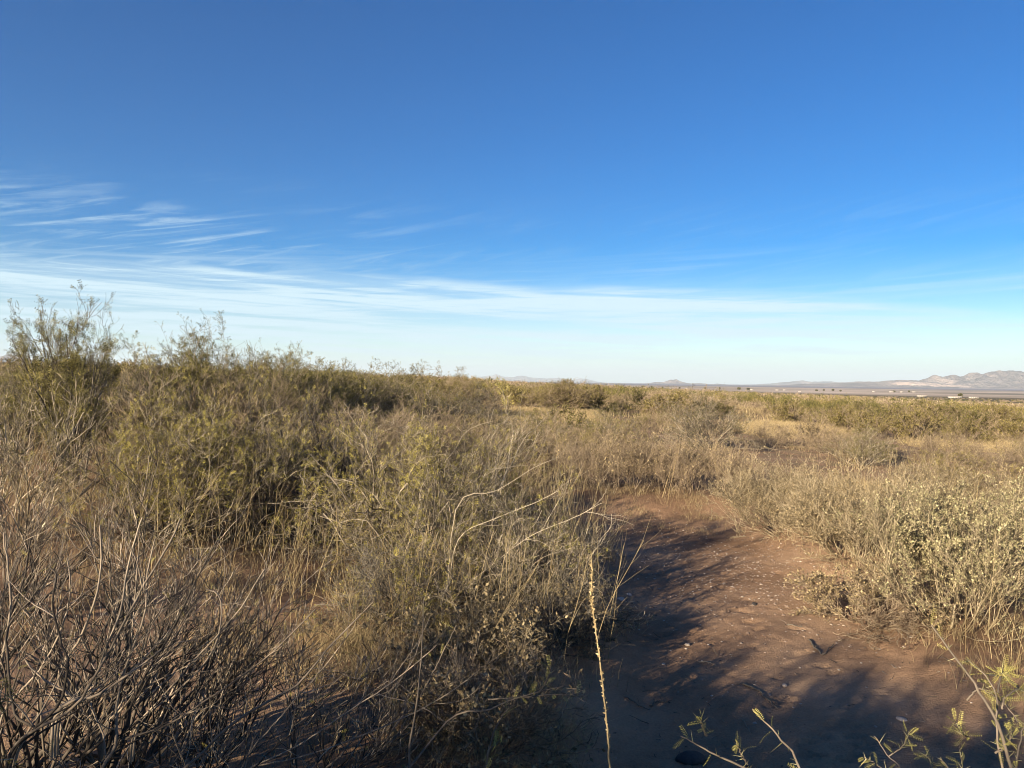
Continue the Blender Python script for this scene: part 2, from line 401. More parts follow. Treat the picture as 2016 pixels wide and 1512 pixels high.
# ------------------------------------------------------------------ mountains
def densify(pts, n):
    x = np.array([p[0] for p in pts], float); y = np.array([p[1] for p in pts], float)
    q = np.linspace(x[0], x[-1], n); return q, np.interp(q, x, y)
def mountain(name, pts, dist, depth, mat, seed, rough=0.25, foot=0.5, basez=-24, n=420):
    """ridge line given as (pixel x, pixel y) at a true distance; real relief with slopes toward and away from the viewer"""
    px, py = densify(pts, n)
    rays = F0[None] + RV[None] * ((px - 1008) / FPX)[:, None] + UV[None] * ((756 - py) / FPX)[:, None]
    h = CAM[2] + rays[:, 2] / rays[:, 1] * dist; ax = rays[:, 0] / rays[:, 1]
    m_ = 60; vv = np.linspace(-1, 1, m_)
    Yd = dist + vv * depth
    X = ax[None] * dist + 0 * vv[:, None]; Y = np.repeat(Yd[:, None], n, 1)
    wl = dist * (px[-1] - px[0]) / FPX / 26
    rn = np.abs(fbm(X / wl, Y / wl * .6, seed, 6) * 2 - 1)
    prof = 1 - np.abs(vv[:, None]) ** (0.75)
    spur = 1 - (rn * 2.6).clip(0, 1) * np.sin(np.pi * np.clip(1 - np.abs(vv[:, None]), 0, 1)) ** 0.7 * (0.6 + rough * 1.6)
    H = basez + np.maximum(h[None] - basez, 0) * prof * spur
    edge = sst(np.arange(n), 0, n * .04) * (1 - sst(np.arange(n), n * .96, n - 1)); H = basez - 20 + (H - basez + 20) * edge[None]
    V = np.stack([X, Y, H], -1).reshape(-1, 3)
    idx = np.arange(m_ * n).reshape(m_, n)
    F = np.stack([idx[:-1, :-1], idx[:-1, 1:], idx[1:, 1:], idx[1:, :-1]], -1).reshape(-1, 4)
    o = put(name, mesh_from(name, [(V, F)], [mat], False)); tag(o, kind='structure'); return o
mountain('mountain_range', [(1420, 768), (1500, 761), (1560, 757), (1600, 755), (1680, 752), (1750, 748), (1770, 747), (1810, 748), (1828, 741), (1838, 736), (1855, 740), (1870, 735), (1880, 733), (1893, 740), (1910, 732), (1920, 731), (1935, 737), (1950, 730), (1965, 723), (1980, 727), (2016, 728), (2080, 718), (2150, 716), (2240, 724), (2330, 738), (2450, 752), (2600, 775)], 23000, 4200, M['mountain'], 5)
mountain('far_mountains', [(1380, 764), (1440, 758), (1480, 757), (1510, 756), (1540, 752), (1558, 750), (1578, 748), (1600, 751), (1622, 749), (1650, 752), (1690, 750), (1740, 751), (1850, 757), (1990, 767)], 40000, 6000, M['mountain'], 15)
mountain('butte', [(1225, 762), (1270, 757), (1288, 752), (1306, 752), (1316, 748), (1322, 746), (1332, 746), (1342, 751), (1356, 755), (1380, 754), (1400, 757), (1412, 755), (1430, 758), (1455, 757), (1475, 760), (1530, 766)], 30000, 2500, M['mountain'], 25)
mountain('far_peaks', [(890, 756), (925, 747), (935, 744), (948, 741), (962, 739), (972, 737), (976, 735), (984, 738), (996, 741), (1010, 741), (1025, 738), (1036, 739), (1052, 743), (1075, 744), (1100, 743), (1125, 748), (1143, 744), (1158, 746), (1178, 752), (1230, 758)], 62000, 6000, M['mountain'], 35)
mountain('left_mountains', [(-900, 745), (-700, 700), (-520, 690), (-300, 705), (-120, 690), (0, 699), (15, 694), (35, 697), (60, 703), (120, 707), (160, 709), (190, 711), (240, 710), (300, 716), (380, 724), (470, 735), (560, 745)], 26000, 4200, M['mountain'], 45)

# ------------------------------------------------------------------ shrubs
def fit(P, H, W):
    return P
def shrub_mesh(seed, stems=14, ch=(6, 5, 4), H=2.0, W=2.6, rad=0.014, kink=0.16, up=0.05, tilt=(0.15, 1.2), ratios=(.62, .55, .5),
               ang=(.6, .65, .7), bark='bark_pale', leaf='leaf_olive', leaf_t=PIN_LO, leaf_n=2, leaf_s=0.05, leaf_p=1.0, lean=(0, 0), rr=.62, rmin=.0018,
               k=3, low_leaf=0.25, base_r=0.15, nseg=(7, 5, 4, 4), leafwid=None, leaf_h=0.0, taper=.4, thorns=False):
    rng = np.random.default_rng(seed)
    a = rng.random(stems) * 2 * np.pi + np.arange(stems) * 2.4
    tl = rng.uniform(tilt[0], tilt[1], stems)
    d = np.stack([np.sin(tl) * np.cos(a), np.sin(tl) * np.sin(a), np.cos(tl)], 1) + np.array([lean[0], lean[1], 0])
    br = base_r * np.sqrt(rng.random(stems)); pos = np.stack([br * np.cos(a), br * np.sin(a), np.full(stems, -0.05)], 1)
    ln = 1.0 * rng.uniform(.75, 1.1, stems)
    P, Rr = grow(rng, pos, d, ln, np.full(stems, 1.0) * rng.uniform(.6, 1.15, stems), nseg[0], kink, up, taper)
    lev = [(P, Rr)]
    for i, c in enumerate(ch):
        p, dd, l, r = spawn(rng, lev[-1][0], lev[-1][1], c, .22 if i else .15, 1.0, ang[i], ratios[i], rr)
        lev.append(grow(rng, p, dd, l, r, nseg[i + 1], kink * 1.15, up * 1.6, .4))
    allp = np.concatenate([l[0].reshape(-1, 3) for l in lev])
    sz = H / np.percentile(allp[:, 2], 99.2); sxy = (W / 2) / np.percentile(np.hypot(allp[:, 0] - np.median(allp[:, 0]), allp[:, 1] - np.median(allp[:, 1])), 96)
    S = np.array([sxy, sxy, sz])
    lev = [(p * S, np.maximum(r * rad, rmin)) for p, r in lev]
    lev = [(np.concatenate([p[..., :2], np.maximum(p[..., 2:], 0.01 + 0.03 * rng.random(p[..., 2:].shape))], -1) if i else p, r) for i, (p, r) in enumerate(lev)]
    bp = [tubes(p, r, (k + 2 if i == 0 and k > 3 else k)) for i, (p, r) in enumerate(lev)]
    if thorns:
        p, dd, l, r = spawn(rng, lev[-2][0], lev[-2][1], 6, .1, 1, 1.2, .1, .5)
        Pt, Rt = grow(rng, p, dd, np.full(len(p), .022), np.full(len(p), .0016), 1, 0, 0, .1); bp.append(tubes(Pt, Rt, 3))
    bm_ = mesh_from('branches', bp, [M[bark]])
    fm = None
    if leaf and leaf_n > 0:
        parts = []
        for L in lev[-2:]:
            p, dd = leaf_sites(rng, L[0], leaf_n)
            zt = p[:, 2] / H; rr_ = np.hypot(p[:, 0], p[:, 1]) / (W / 2)
            dens = np.clip(low_leaf + (1 - low_leaf) * (zt * .75 + rr_ * .35 - leaf_h), 0, 1)
            cl = fbm(p[:, 0] * 2.2 / max(W, .5) * 2 + seed, p[:, 2] * 2.2 / max(W, .5) * 2 + p[:, 1] * 3, seed, 2)
            keep = rng.random(len(p)) < leaf_p * dens * sst(cl, .3, .62) * 1.5
            p, dd = p[keep], dd[keep]
            if len(p) == 0: continue
            X, Y, Z = frames(rng, dd + np.array([0, 0, .25]))
            parts.append(inst(leaf_t[0], leaf_t[1], p, X, Y, Z, leaf_s * rng.uniform(.6, 1.35, len(p))))
        if parts: fm = mesh_from('foliage', parts, [M[leaf]])
    return bm_, fm

def place(name, meshes, x, y, rz=0, sc=(1, 1, 1), label=None, cat='shrub', group=None, parts=True, dz=0.0):
    z = gz(x, y) - 0.03 + dz
    e = bpy.data.objects.new(name, None); col.objects.link(e); e.empty_display_size = .2
    e.location = (x, y, z); e.rotation_euler = (0, 0, rz); e.scale = sc
    tag(e, label, cat, group)
    put('branches', meshes[0], e)
    if meshes[1] is not None: put('foliage', meshes[1], e)
    return e
def X(px, y): return (px - 1008) / FPX * y

# ------------------------------------------------------------------ the shrubs nearest the camera, each grown on its own
GN = 'desert shrubs close to the wash'
def hero(px, y, label, cat='shrub', name='mesquite_shrub', rz=0.0, **kw):
    ms = shrub_mesh(**kw); return place(name, ms, X(px, y), y, rz, label=label, cat=cat)

# the big shrub that overhangs the wash from the left
hero(850, 7.6, 'large tangled shrub left of the wash with pale twigs arching over the sand', seed=1, stems=26, ch=(9, 7, 5), H=1.88, W=3.3, rad=.020,
     tilt=(.2, 1.35), leaf='leaf_yellow', leaf_s=.048, leaf_n=2, leaf_p=.8, bark='bark_pale', up=.03, leaf_t=PIN_LO, kink=.28, nseg=(10, 7, 5, 4))
hero(1040, 6.9, 'low sprawling shrub with long bare zigzag twigs reaching right over the wash', seed=2, stems=26, ch=(8, 7, 4), H=1.1, W=2.1, rad=.014,
     tilt=(.7, 1.45), leaf='leaf_olive', leaf_s=.04, leaf_n=1, leaf_p=.4, bark='bark_pale', up=.02, lean=(.45, 0), kink=.22)
hero(640, 9.4, 'dark bare shrub standing behind the large tangled shrub', seed=3, stems=22, ch=(8, 6, 5), H=2.0, W=2.8, rad=.018,
     leaf='leaf_yellow', leaf_s=.05, leaf_n=1, leaf_p=.8, bark='bark_dark', kink=.27, nseg=(10, 7, 5, 4))
hero(300, 8.0, 'shrub with bright yellow-green feathery leaves below the tallest shrub', seed=4, stems=20, ch=(7, 6, 5), H=1.75, W=2.7, rad=.017,
     leaf='leaf_yellow', leaf_s=.052, leaf_n=2, leaf_p=.95, leaf_t=PIN_LO, bark='bark_pale', kink=.25, nseg=(10, 7, 5, 4))
hero(480, 8.6, 'yellow-leaved shrub right of its bright feathery neighbour', seed=5, stems=20, ch=(7, 6, 5), H=1.6, W=2.2, rad=.016,
     leaf='leaf_yellow', leaf_s=.05, leaf_n=2, leaf_p=.8, bark='bark_pale', kink=.25, nseg=(10, 7, 5, 4))
hero(40, 7.4, 'grey twiggy shrub cut by the left edge of the view', seed=6, stems=18, ch=(6, 5, 4), H=1.65, W=2.4, rad=.016,
     leaf='leaf_olive', leaf_s=.05, leaf_n=1, leaf_p=.6, bark='bark_pale')
hero(800, 6.7, 'low dark tangle of dead twigs under the front of the large tangled shrub', seed=52, stems=26, ch=(7, 6, 4), H=.75, W=2.0, rad=.010, tilt=(.4, 1.45), up=.02, leaf='leaf_yellow', leaf_s=.04, leaf_n=1, leaf_p=.5, bark='bark_dark', kink=.24)
hero(1075, 5.9, 'dark low twiggy clump spilling onto the left edge of the sand', seed=53, stems=22, ch=(6, 6, 4), H=.6, W=1.3, rad=.008, tilt=(.4, 1.45), up=.02, leaf='weed', leaf_s=.03, leaf_n=1, leaf_p=.8, bark='bark_dark', kink=.24)
# the tall ones against the sky
hero(148, 10.8, 'tallest shrub, its open leafy crown standing up against the sky', seed=7, stems=15, ch=(7, 6, 5), H=2.62, W=1.95, rad=.024, kink=.15,
     tilt=(.05, .75), up=.07, leaf='leaf_olive', leaf_s=.085, leaf_n=3, leaf_p=.8, bark='bark_dark', ratios=(.5, .5, .42), leaf_t=PIN_LO, leaf_h=.0)
hero(20, 12.6, 'leafy shrub left of the tallest one at the edge of the view', seed=8, stems=14, ch=(6, 5, 5), H=1.5, W=3.0, rad=.022,
     leaf='leaf_olive', leaf_s=.09, leaf_n=2, bark='bark_dark')
hero(265, 14.0, 'spreading shrub with dark slanting limbs right of the tallest shrub', seed=9, stems=14, ch=(6, 6, 5), H=2.25, W=3.2, rad=.024,
     leaf='leaf_olive', leaf_s=.08, leaf_n=2, bark='bark_dark')
hero(365, 15.2, 'broad grey-topped shrub with wispy twigs against the sky', seed=10, stems=28, ch=(8, 7, 5), H=2.3, W=3.3, rad=.022, tilt=(.05, 1.2), kink=.2,
     leaf='leaf_olive', leaf_s=.07, leaf_n=3, leaf_p=1.0, bark='bark_pale')
hero(460, 15.8, 'round wispy shrub joined to the right side of the broad grey-topped one', seed=11, stems=28, ch=(8, 7, 5), H=2.4, W=3.2, rad=.022, tilt=(.05, 1.2), kink=.2,
     leaf='leaf_olive', leaf_s=.07, leaf_n=3, leaf_p=1.0, bark='bark_pale')
hero(610, 20.0, 'olive shrub whose rounded top breaks the skyline in the left middle', seed=12, stems=28, ch=(8, 7, 4), H=2.0, W=4.4, rad=.022,
     leaf='leaf_olive', leaf_s=.08, leaf_n=3, bark='bark_pale')
hero(545, 17.6, 'olive shrub filling the skyline between the wispy round shrub and the rounded one', seed=50, stems=26, ch=(8, 7, 4), H=1.95, W=3.6, rad=.022, tilt=(.05, 1.2),
     leaf='leaf_olive', leaf_s=.08, leaf_n=3, bark='bark_pale')
hero(800, 29.0, 'olive shrub on the skyline just before its row slopes down to the horizon', seed=51, stems=26, ch=(8, 7, 4), H=1.85, W=4.6, rad=.022, tilt=(.05, 1.2),
     leaf='leaf_olive', leaf_s=.09, leaf_n=3, bark='twig_brown', rmin=.003)
hero(720, 24.0, 'dense olive shrub lower on the skyline right of the rounded one', seed=13, stems=28, ch=(8, 7, 4), H=1.95, W=4.6, rad=.022,
     leaf='leaf_olive', leaf_s=.09, leaf_n=3, bark='bark_pale')
hero(880, 38.0, 'last olive shrub of the row sloping down the skyline toward the middle', seed=14, stems=20, ch=(7, 6, 4), H=2.4, W=5.2, rad=.024,
     leaf='field_gold', leaf_s=.08, leaf_n=5, bark='twig_brown', rmin=.004)
# brown thicket in the middle left
hero(700, 12.5, 'brown bare thicket shrub behind the dark bare shrub', seed=15, stems=26, ch=(7, 6, 4), H=1.65, W=3.0, rad=.014, tilt=(.05, .9), up=.1,
     leaf='leaf_olive', leaf_s=.05, leaf_n=1, leaf_p=.5, bark='twig_brown')
hero(850, 14.5, 'wide brown bare thicket shrub behind the large tangled shrub', seed=16, stems=28, ch=(7, 6, 4), H=1.6, W=3.6, rad=.014, tilt=(.05, 1.0), up=.08,
     leaf='leaf_olive', leaf_s=.05, leaf_n=1, leaf_p=.3, bark='twig_brown')
hero(560, 14.0, 'grey-brown shrub with upright bare shoots left of the brown thicket', seed=17, stems=24, ch=(7, 6, 4), H=1.9, W=3.0, rad=.015, tilt=(.05, .8), up=.1,
     leaf='leaf_olive', leaf_s=.06, leaf_n=1, bark='twig_brown')
hero(900, 23.0, 'dark dome-shaped shrub beside the shaded grass hollow', seed=18, stems=26, ch=(7, 6, 4), H=1.9, W=4.6, rad=.016,
     leaf='leaf_dark', leaf_s=.06, leaf_n=1, bark='bark_dark', rmin=.003)
# behind the head of the wash and on the right
hero(1205, 14.9, 'brown dry weedy bush at the far end of the wash, left one', name='dry_bush', cat='bush', seed=19, stems=60, ch=(6, 5, 4), H=1.15, W=2.6, rad=.007, tilt=(.03, .8), up=.12, base_r=.75,
     leaf='weed', leaf_s=.03, leaf_n=1, leaf_t=OVAL, bark='twig_brown', kink=.1)
hero(1375, 14.7, 'brown dry weedy bush at the far end of the wash, right one', name='dry_bush', cat='bush', seed=20, stems=60, ch=(6, 5, 4), H=1.12, W=2.6, rad=.007, tilt=(.03, .8), up=.12, base_r=.75,
     leaf='weed', leaf_s=.03, leaf_n=1, leaf_t=OVAL, bark='twig_brown', kink=.1)
hero(1290, 16.3, 'thin dry bush just behind the brown weedy pair at the end of the wash', name='dry_bush', cat='bush', seed=21, stems=40, ch=(6, 5, 3), H=1.0, W=3.0, rad=.007, tilt=(.03, .9), up=.1, base_r=.8,
     leaf='weed', leaf_s=.03, leaf_n=1, leaf_t=OVAL, bark='twig_grey', kink=.12)
hero(1555, 11.2, 'fine grey-green broom-like bush on the right bank of the wash', name='broom_bush', cat='bush', seed=22, stems=50, ch=(7, 6, 3), H=1.05, W=2.3, rad=.007, tilt=(.1, 1.25), up=.08, base_r=.3,
     leaf='weed', leaf_s=.025, leaf_n=1, leaf_t=OVAL, bark='twig_grey', kink=.12)
hero(1700, 9.6, 'dense grey twiggy bush between the broom-like bush and the pale leafy one', name='broom_bush', cat='bush', seed=23, stems=50, ch=(7, 6, 4), H=1.1, W=2.3, rad=.008, tilt=(.05, 1.3), up=.06, base_r=.4,
     leaf='weed', leaf_s=.025, leaf_n=1, leaf_t=OVAL, bark='twig_grey', kink=.14)
hero(1900, 10.6, 'grey twiggy bush rising behind the pale leafy saltbush', name='broom_bush', cat='bush', seed=24, stems=50, ch=(7, 6, 4), H=1.1, W=2.8, rad=.008, tilt=(.05, 1.2), up=.08, base_r=.5,
     leaf='weed', leaf_s=.025, leaf_n=1, leaf_t=OVAL, bark='twig_grey', kink=.14)
hero(1900, 7.0, 'large saltbush covered in small pale cream leaves at the right', name='saltbush', cat='bush', seed=25, stems=30, ch=(7, 6, 4), H=1.3, W=2.2, rad=.010, tilt=(.05, 1.1), up=.08, base_r=.3,
     leaf='leaf_pale', leaf_s=.021, leaf_n=5, leaf_t=OVAL, bark='twig_grey', kink=.14, low_leaf=.35)
hero(2120, 7.6, 'second pale saltbush cut by the right edge of the view', name='saltbush', cat='bush', seed=26, stems=24, ch=(7, 6, 4), H=1.35, W=2.0, rad=.010, tilt=(.05, 1.1), up=.08, base_r=.3,
     leaf='leaf_pale', leaf_s=.021, leaf_n=4, leaf_t=OVAL, bark='twig_grey', kink=.14, low_leaf=.3)
hero(1725, 7.4, 'low half-bare bush leaning onto the sand in front of the saltbush', name='broom_bush', cat='bush', seed=27, stems=34, ch=(6, 5, 4), H=.62, W=1.7, rad=.007, tilt=(.4, 1.45), up=.04, base_r=.3,
     leaf='weed', leaf_s=.025, leaf_n=2, leaf_t=OVAL, bark='twig_brown', kink=.16)
hero(1400, 25.0, 'dark-limbed round shrub rising above the scrub right of the middle', seed=28, stems=24, ch=(7, 6, 4), H=1.75, W=3.6, rad=.018, tilt=(.1, 1.3),
     leaf='leaf_olive', leaf_s=.06, leaf_n=1, bark='bark_pale', rmin=.004)
hero(1090, 47.0, 'yellow-green shrub whose twig tips break the horizon in the middle', seed=29, stems=24, ch=(7, 6, 4), H=2.15, W=4.4, rad=.02, tilt=(.05, .9),
     leaf='field_gold', leaf_s=.09, leaf_n=5, bark='twig_brown', rmin=.005)
# close bare stems at the lower left
bare = dict(ch=(4, 4, 3), kink=.13, up=.06, leaf='leaf_yellow', leaf_s=.05, leaf_n=1, leaf_p=.06, leaf_t=PIN_HI, bark='bark_red', k=4, taper=.2, rr=.7, ratios=(.68, .62, .5), ang=(.38, .45, .55), nseg=(9, 6, 5, 4))
hero(-30, 3.5, 'bare mesquite of thick forking pale stems in the lower left corner', cat='bare shrub', seed=31, stems=11, H=1.45, W=1.9, rad=.021, tilt=(.1, .9), lean=(.35, .05), **bare)
hero(240, 3.9, 'bare mesquite fanning up to the right, second from the lower left corner', cat='bare shrub', seed=32, stems=13, H=1.3, W=1.9, rad=.019, tilt=(.1, 1.0), lean=(.40, .05), **bare)
hero(330, 2.5, 'bare reddish-stemmed mesquite lowest in the view at the left', cat='bare shrub', seed=33, stems=5, H=.8, W=1.5, rad=.016, tilt=(.2, 1.1), lean=(.45, .1), **bare)
hero(620, 3.9, 'half-bare mesquite with a few feathery leaves at the bottom middle', cat='bare shrub', seed=34, stems=10, H=.85, W=1.7, rad=.011, tilt=(.3, 1.2), lean=(.4, .0), **{**bare, 'leaf_p': .25})
hero(150, 3.3, 'tall bare stem cluster rising highest at the lower left', cat='bare shrub', seed=36, stems=9, H=1.6, W=1.7, rad=.020, tilt=(.05, .8), lean=(.3, .05), **bare)
hero(400, 3.9, 'bare shrub of thin pale wands before the sunlit soil patch', cat='bare shrub', seed=37, stems=9, H=1.15, W=1.2, rad=.010, tilt=(.05, .9), lean=(.3, .05), **bare)
hero(960, 4.4, 'low grassy bush filling the corner beside the sand at the bottom middle', name='broom_bush', cat='bush', seed=39, stems=30, ch=(6, 5, 4), H=.6, W=1.3, rad=.006, tilt=(.3, 1.4), up=.03, leaf='weed', leaf_s=.03, leaf_n=1, leaf_t=OVAL, bark='twig_brown', kink=.18)
hero(930, 5.3, 'low straggly bush at the left edge of the sand just below the sprawling shrub', name='broom_bush', cat='bush', seed=38, stems=26, ch=(6, 5, 4), H=.55, W=1.3, rad=.007, tilt=(.4, 1.4), up=.03, leaf='weed', leaf_s=.03, leaf_n=1, leaf_t=OVAL, bark='twig_grey', kink=.18)
hero(30, 5.6, 'bare grey shrub behind the thick forking stems at the left edge', cat='bare shrub', seed=35, stems=14, H=1.0, W=1.7, rad=.012, tilt=(.1, 1.1), lean=(.2, 0), **bare)

# a few shrubs beside and behind the viewer; their shadows cross the wash
mS = shrub_mesh(seed=41, stems=26, ch=(7, 6, 5), H=1.7, W=2.6, rad=.018, leaf='leaf_olive', leaf_s=.045, leaf_n=4)
for i, (x, y, rz, s) in enumerate([(-4.0, 1.2, .3, .55), (-2.2, .7, 1.8, .95), (-3.0, -.4, 2.2, 1.15), (-1.75, -.35, 3.1, 1.12), (-.6, -1.45, 4.4, 1.3), (.9, -2.0, 5.2, 1.5), (-1.9, -2.0, 2.5, 1.35), (-3.6, -1.8, 1.2, 1.4), (-.6, -2.8, .4, 1.5)]):
    place('mesquite_shrub', mS, x, y, rz, (s, s, s), 'leafy shrub out of view behind the viewer, shading the near sand', 'shrub', 'shrubs behind the viewer')

# ------------------------------------------------------------------ shrubs of the open field: individuals out to about 80 m
def single(seed, mats, **kw):
    """a field shrub seen small: wood and leaves in one mesh"""
    b, f = shrub_mesh(seed=seed, **kw)
    return b, f
def join_two(b, f, name):
    parts = []
    for i, me in enumerate((b, f)):
        if me is None: continue
        V = np.empty(len(me.vertices) * 3, np.float32); me.vertices.foreach_get('co', V)
        L = np.empty(len(me.loops), np.int32); me.loops.foreach_get('vertex_index', L)
        parts.append((V.reshape(-1, 3), L.reshape(-1, 4), i))
    o = mesh_from(name, parts, [b.materials[0]] + ([f.materials[0]] if f else []))
    return o
MID = {
 'olive': [shrub_mesh(seed=100 + i, stems=16, ch=(6, 5, 4), H=1.5, W=2.6, rad=.016, leaf='leaf_olive', leaf_s=.065, leaf_n=2, bark=('bark_pale', 'twig_brown')[i % 2], rmin=.0028, nseg=(6, 4, 3, 3)) for i in range(4)],
 'brown': [shrub_mesh(seed=110 + i, stems=30, ch=(6, 5, 3), H=1.15, W=2.4, rad=.010, tilt=(.05, 1.3), up=.02, base_r=.25, leaf='weed', leaf_t=OVAL, leaf_s=.03, leaf_n=1, bark=('twig_brown', 'twig_grey')[i % 2], rmin=.0028, nseg=(6, 4, 3, 3)) for i in range(3)],
 'yellow': [shrub_mesh(seed=120 + i, stems=16, ch=(6, 5, 4), H=1.5, W=2.6, rad=.014, leaf='field_gold', leaf_s=.06, leaf_n=2, bark='twig_brown', rmin=.0028, nseg=(6, 4, 3, 3)) for i in range(3)],
}
FARM = {}
for kname, lf, bk, n in (('olive', 'leaf_olive', 'twig_brown', 4), ('brown', 'weed', 'twig_brown', 3), ('yellow', 'field_gold', 'twig_brown', 3), ('dark', 'leaf_dark', 'twig_brown', 2)):
    FARM[kname] = [join_two(*shrub_mesh(seed=140 + 10 * len(FARM) + i, stems=14, ch=(6, 6), H=1.6, W=3.0, rad=.02, leaf=lf, leaf_t=BLADE, leaf_s=.085, leaf_n=16 if kname != 'brown' else 7,
                   bark=bk, rmin=.007, nseg=(5, 4, 3), tilt=(.1, 1.25)), 'field_shrub') for i in range(n)]
heroes_xy = [(o.location.x, o.location.y) for o in col.objects if o.type == 'EMPTY']
bare_spots = [(1050, 26, 2.2, 2.0), (1410, 23, 2.8, 4.5), (1840, 18, 3.4, 3.2), (1070, 42, 3.6, 9.0), (1555, 38, 2.6, 6.0), (960, 33, 2.5, 5.0), (1650, 15.0, 1.6, 1.0), (590, 6.2, 1.5, 1.1), (1980, 14, 2, 1)]
def open_ground(x, y, k=1.0):
    x = np.asarray(x); y = np.asarray(y); o = np.zeros(np.broadcast(x, y).shape)
    for (px, yy, ax, ay) in bare_spots:
        o = np.maximum(o, 1 - sst(np.hypot((x - X(px, 1) * y) / (ax * k), (y - yy) / (ay * k)), .8, 1.2))
    return o
rf = np.random.default_rng(77)
pts = []
tries = 0
while len(pts) < 278 and tries < 60000:
    tries += 1
    y = 9.5 + (70 - 9.5) * rf.random() ** .8; a = rf.uniform(-.70, .70); x = y * math.tan(a) if abs(a) < .62 else y * math.tan(a)
    r = math.hypot(x, y)
    if r > 82: continue
    w_ = .95 + r * .009
    if path_d(x, y) < .9 and y < 17: continue
    if open_ground(x, y, 1.15) > .3: continue
    if x > -3 and float(fbm(np.array([x / 5.0]), np.array([y / 7.0]), 301, 2)[0]) < .40: continue
    if any((x - p[0]) ** 2 + (y - p[1]) ** 2 < (w_ * (1.15 if r < 30 else 1.7)) ** 2 for p in pts): continue
    if any((x - p[0]) ** 2 + (y - p[1]) ** 2 < 1.25 ** 2 for p in heroes_xy): continue
    pts.append((x, y, r))
LBL = {('olive', 0): 'olive mesquite shrub among the nearer scrub beyond the wash', ('brown', 0): 'bare brown twiggy bush among the nearer scrub beyond the wash',
       ('yellow', 0): 'yellowish mesquite shrub among the nearer scrub beyond the wash', ('olive', 1): 'small-looking olive shrub in the far scrub field',
       ('brown', 1): 'small-looking brown bush in the far scrub field', ('yellow', 1): 'small-looking yellow-green shrub in the far scrub field', ('dark', 1): 'small-looking dark green shrub in the far scrub field'}
for (x, y, r) in pts:
    nv = float(fbm(np.array([x / 14]), np.array([y / 14]), 61, 3)[0]) + rf.normal() * .06
    right = x / y
    if r < 30:
        kind = 'brown' if (nv < .45 and right > -.1) or nv < .38 else ('olive' if nv < .60 else 'yellow')
        msh = MID[kind][rf.integers(len(MID[kind]))]
        s = rf.uniform(.75, 1.1) * (1.0 if right < -.05 else .82)
        if right < -.25: s *= 1.15
        place('field_shrub', msh, x, y, rf.random() * 6.28, (s * rf.uniform(1, 1.25), s * rf.uniform(1, 1.25), s), LBL[(kind, 0)], 'shrub', kind + ' shrubs of the nearer scrub')
    else:
        kind = 'brown' if nv < .42 else ('dark' if nv < .47 else ('olive' if nv < .56 else 'yellow'))
        msh = FARM[kind][rf.integers(len(FARM[kind]))]
        s = rf.uniform(.55, 1.15)
        o = put('field_shrub', msh, None, (x, y, gz(x, y) - .03), rf.random() * 6.28, (s * rf.uniform(.95, 1.25), s * rf.uniform(.95, 1.25), s * rf.uniform(.9, 1.1)))
        tag(o, LBL[(kind, 1)], 'shrub', kind + ' shrubs of the far scrub field')

# ------------------------------------------------------------------ brushland past the individuals: one mass
def brushland():
    rb = np.random.default_rng(5)
    def tmpl(seed, nq, sz):
        r = np.random.default_rng(seed)
        u = r.normal(size=(nq, 3)); u = nrm(u); u[:, 2] = np.abs(u[:, 2]); rad = r.random(nq) ** .35
        p = u * rad[:, None] * np.array([1.7, 1.7, 1.35]) * (1 + .35 * np.sin(u[:, :1] * 5 + seed) * np.cos(u[:, 1:2] * 4))
        p[:, 2] = np.maximum(p[:, 2], .05)
        Xa, Ya, Za = frames(r, u * .6 + np.array([0, 0, .9]) + r.normal(size=(nq, 3)) * .4)
        return inst(blade_t(.18)[0], BLADE[1], p, Xa, Ya, Za, sz * r.uniform(.6, 1.4, nq))
    near_t = [tmpl(i, 900, .17) for i in range(5)]; far_t = [tmpl(50 + i, 170, .5) for i in range(4)]
    parts = []
    def scatter(n, r0, r1, tm, amax=.80, pw=.5, keepf=None):
        r = r0 + (r1 - r0) * rb.random(n) ** pw; a = rb.uniform(-amax, amax, n); x = r * np.sin(a); y = r * np.cos(a)
        d = fbm(x / 30, y / 30, 71, 3); k = rb.random(n) < sst(d, .25, .45) * .9 + .1
        x, y = x[k], y[k]; z = terrain(x, y)
        kinds = fbm(x / 22, y / 22, 81, 3) + rb.normal(size=len(x)) * .05
        mi = np.where(kinds < .44, 1, np.where(kinds < .50, 2, np.where(kinds < .60, 0, 3))); mi = np.where((r[k] > 150) & (mi == 3), 1, mi)
        ti = rb.integers(len(tm), size=len(x))
        for t in range(len(tm)):
            for q in range(4):
                s = (ti == t) & (mi == q); c = s.sum()
                if not c: continue
                an = rb.random(c) * 6.28; sc = rb.uniform(.7, 1.25, c)
                V = tm[t][0]; ca, sa = np.cos(an)[:, None], np.sin(an)[:, None]
                W = np.stack([(V[None, :, 0] * ca - V[None, :, 1] * sa) * sc[:, None] + x[s][:, None], (V[None, :, 0] * sa + V[None, :, 1] * ca) * sc[:, None] + y[s][:, None],
                              V[None, :, 2] * (sc * rb.uniform(.7, 1.1, c))[:, None] + z[s][:, None]], -1)
                F = (tm[t][1][None] + (np.arange(c) * len(V))[:, None, None]).reshape(-1, 4)
                parts.append((W.reshape(-1, 3), F, q))
    scatter(1500, 74, 190, near_t)
    scatter(5200, 185, 620, far_t)
    scatter(3800, 600, 1900, far_t, pw=.7)
    o = put('brushland', mesh_from('brushland', parts, [M['leaf_olive'], M['twig_brown'], M['leaf_dark'], M['field_gold']]))
    tag(o, 'olive and brown mass of distant scrub reaching to the valley', 'brushland', kind='stuff')
brushland()

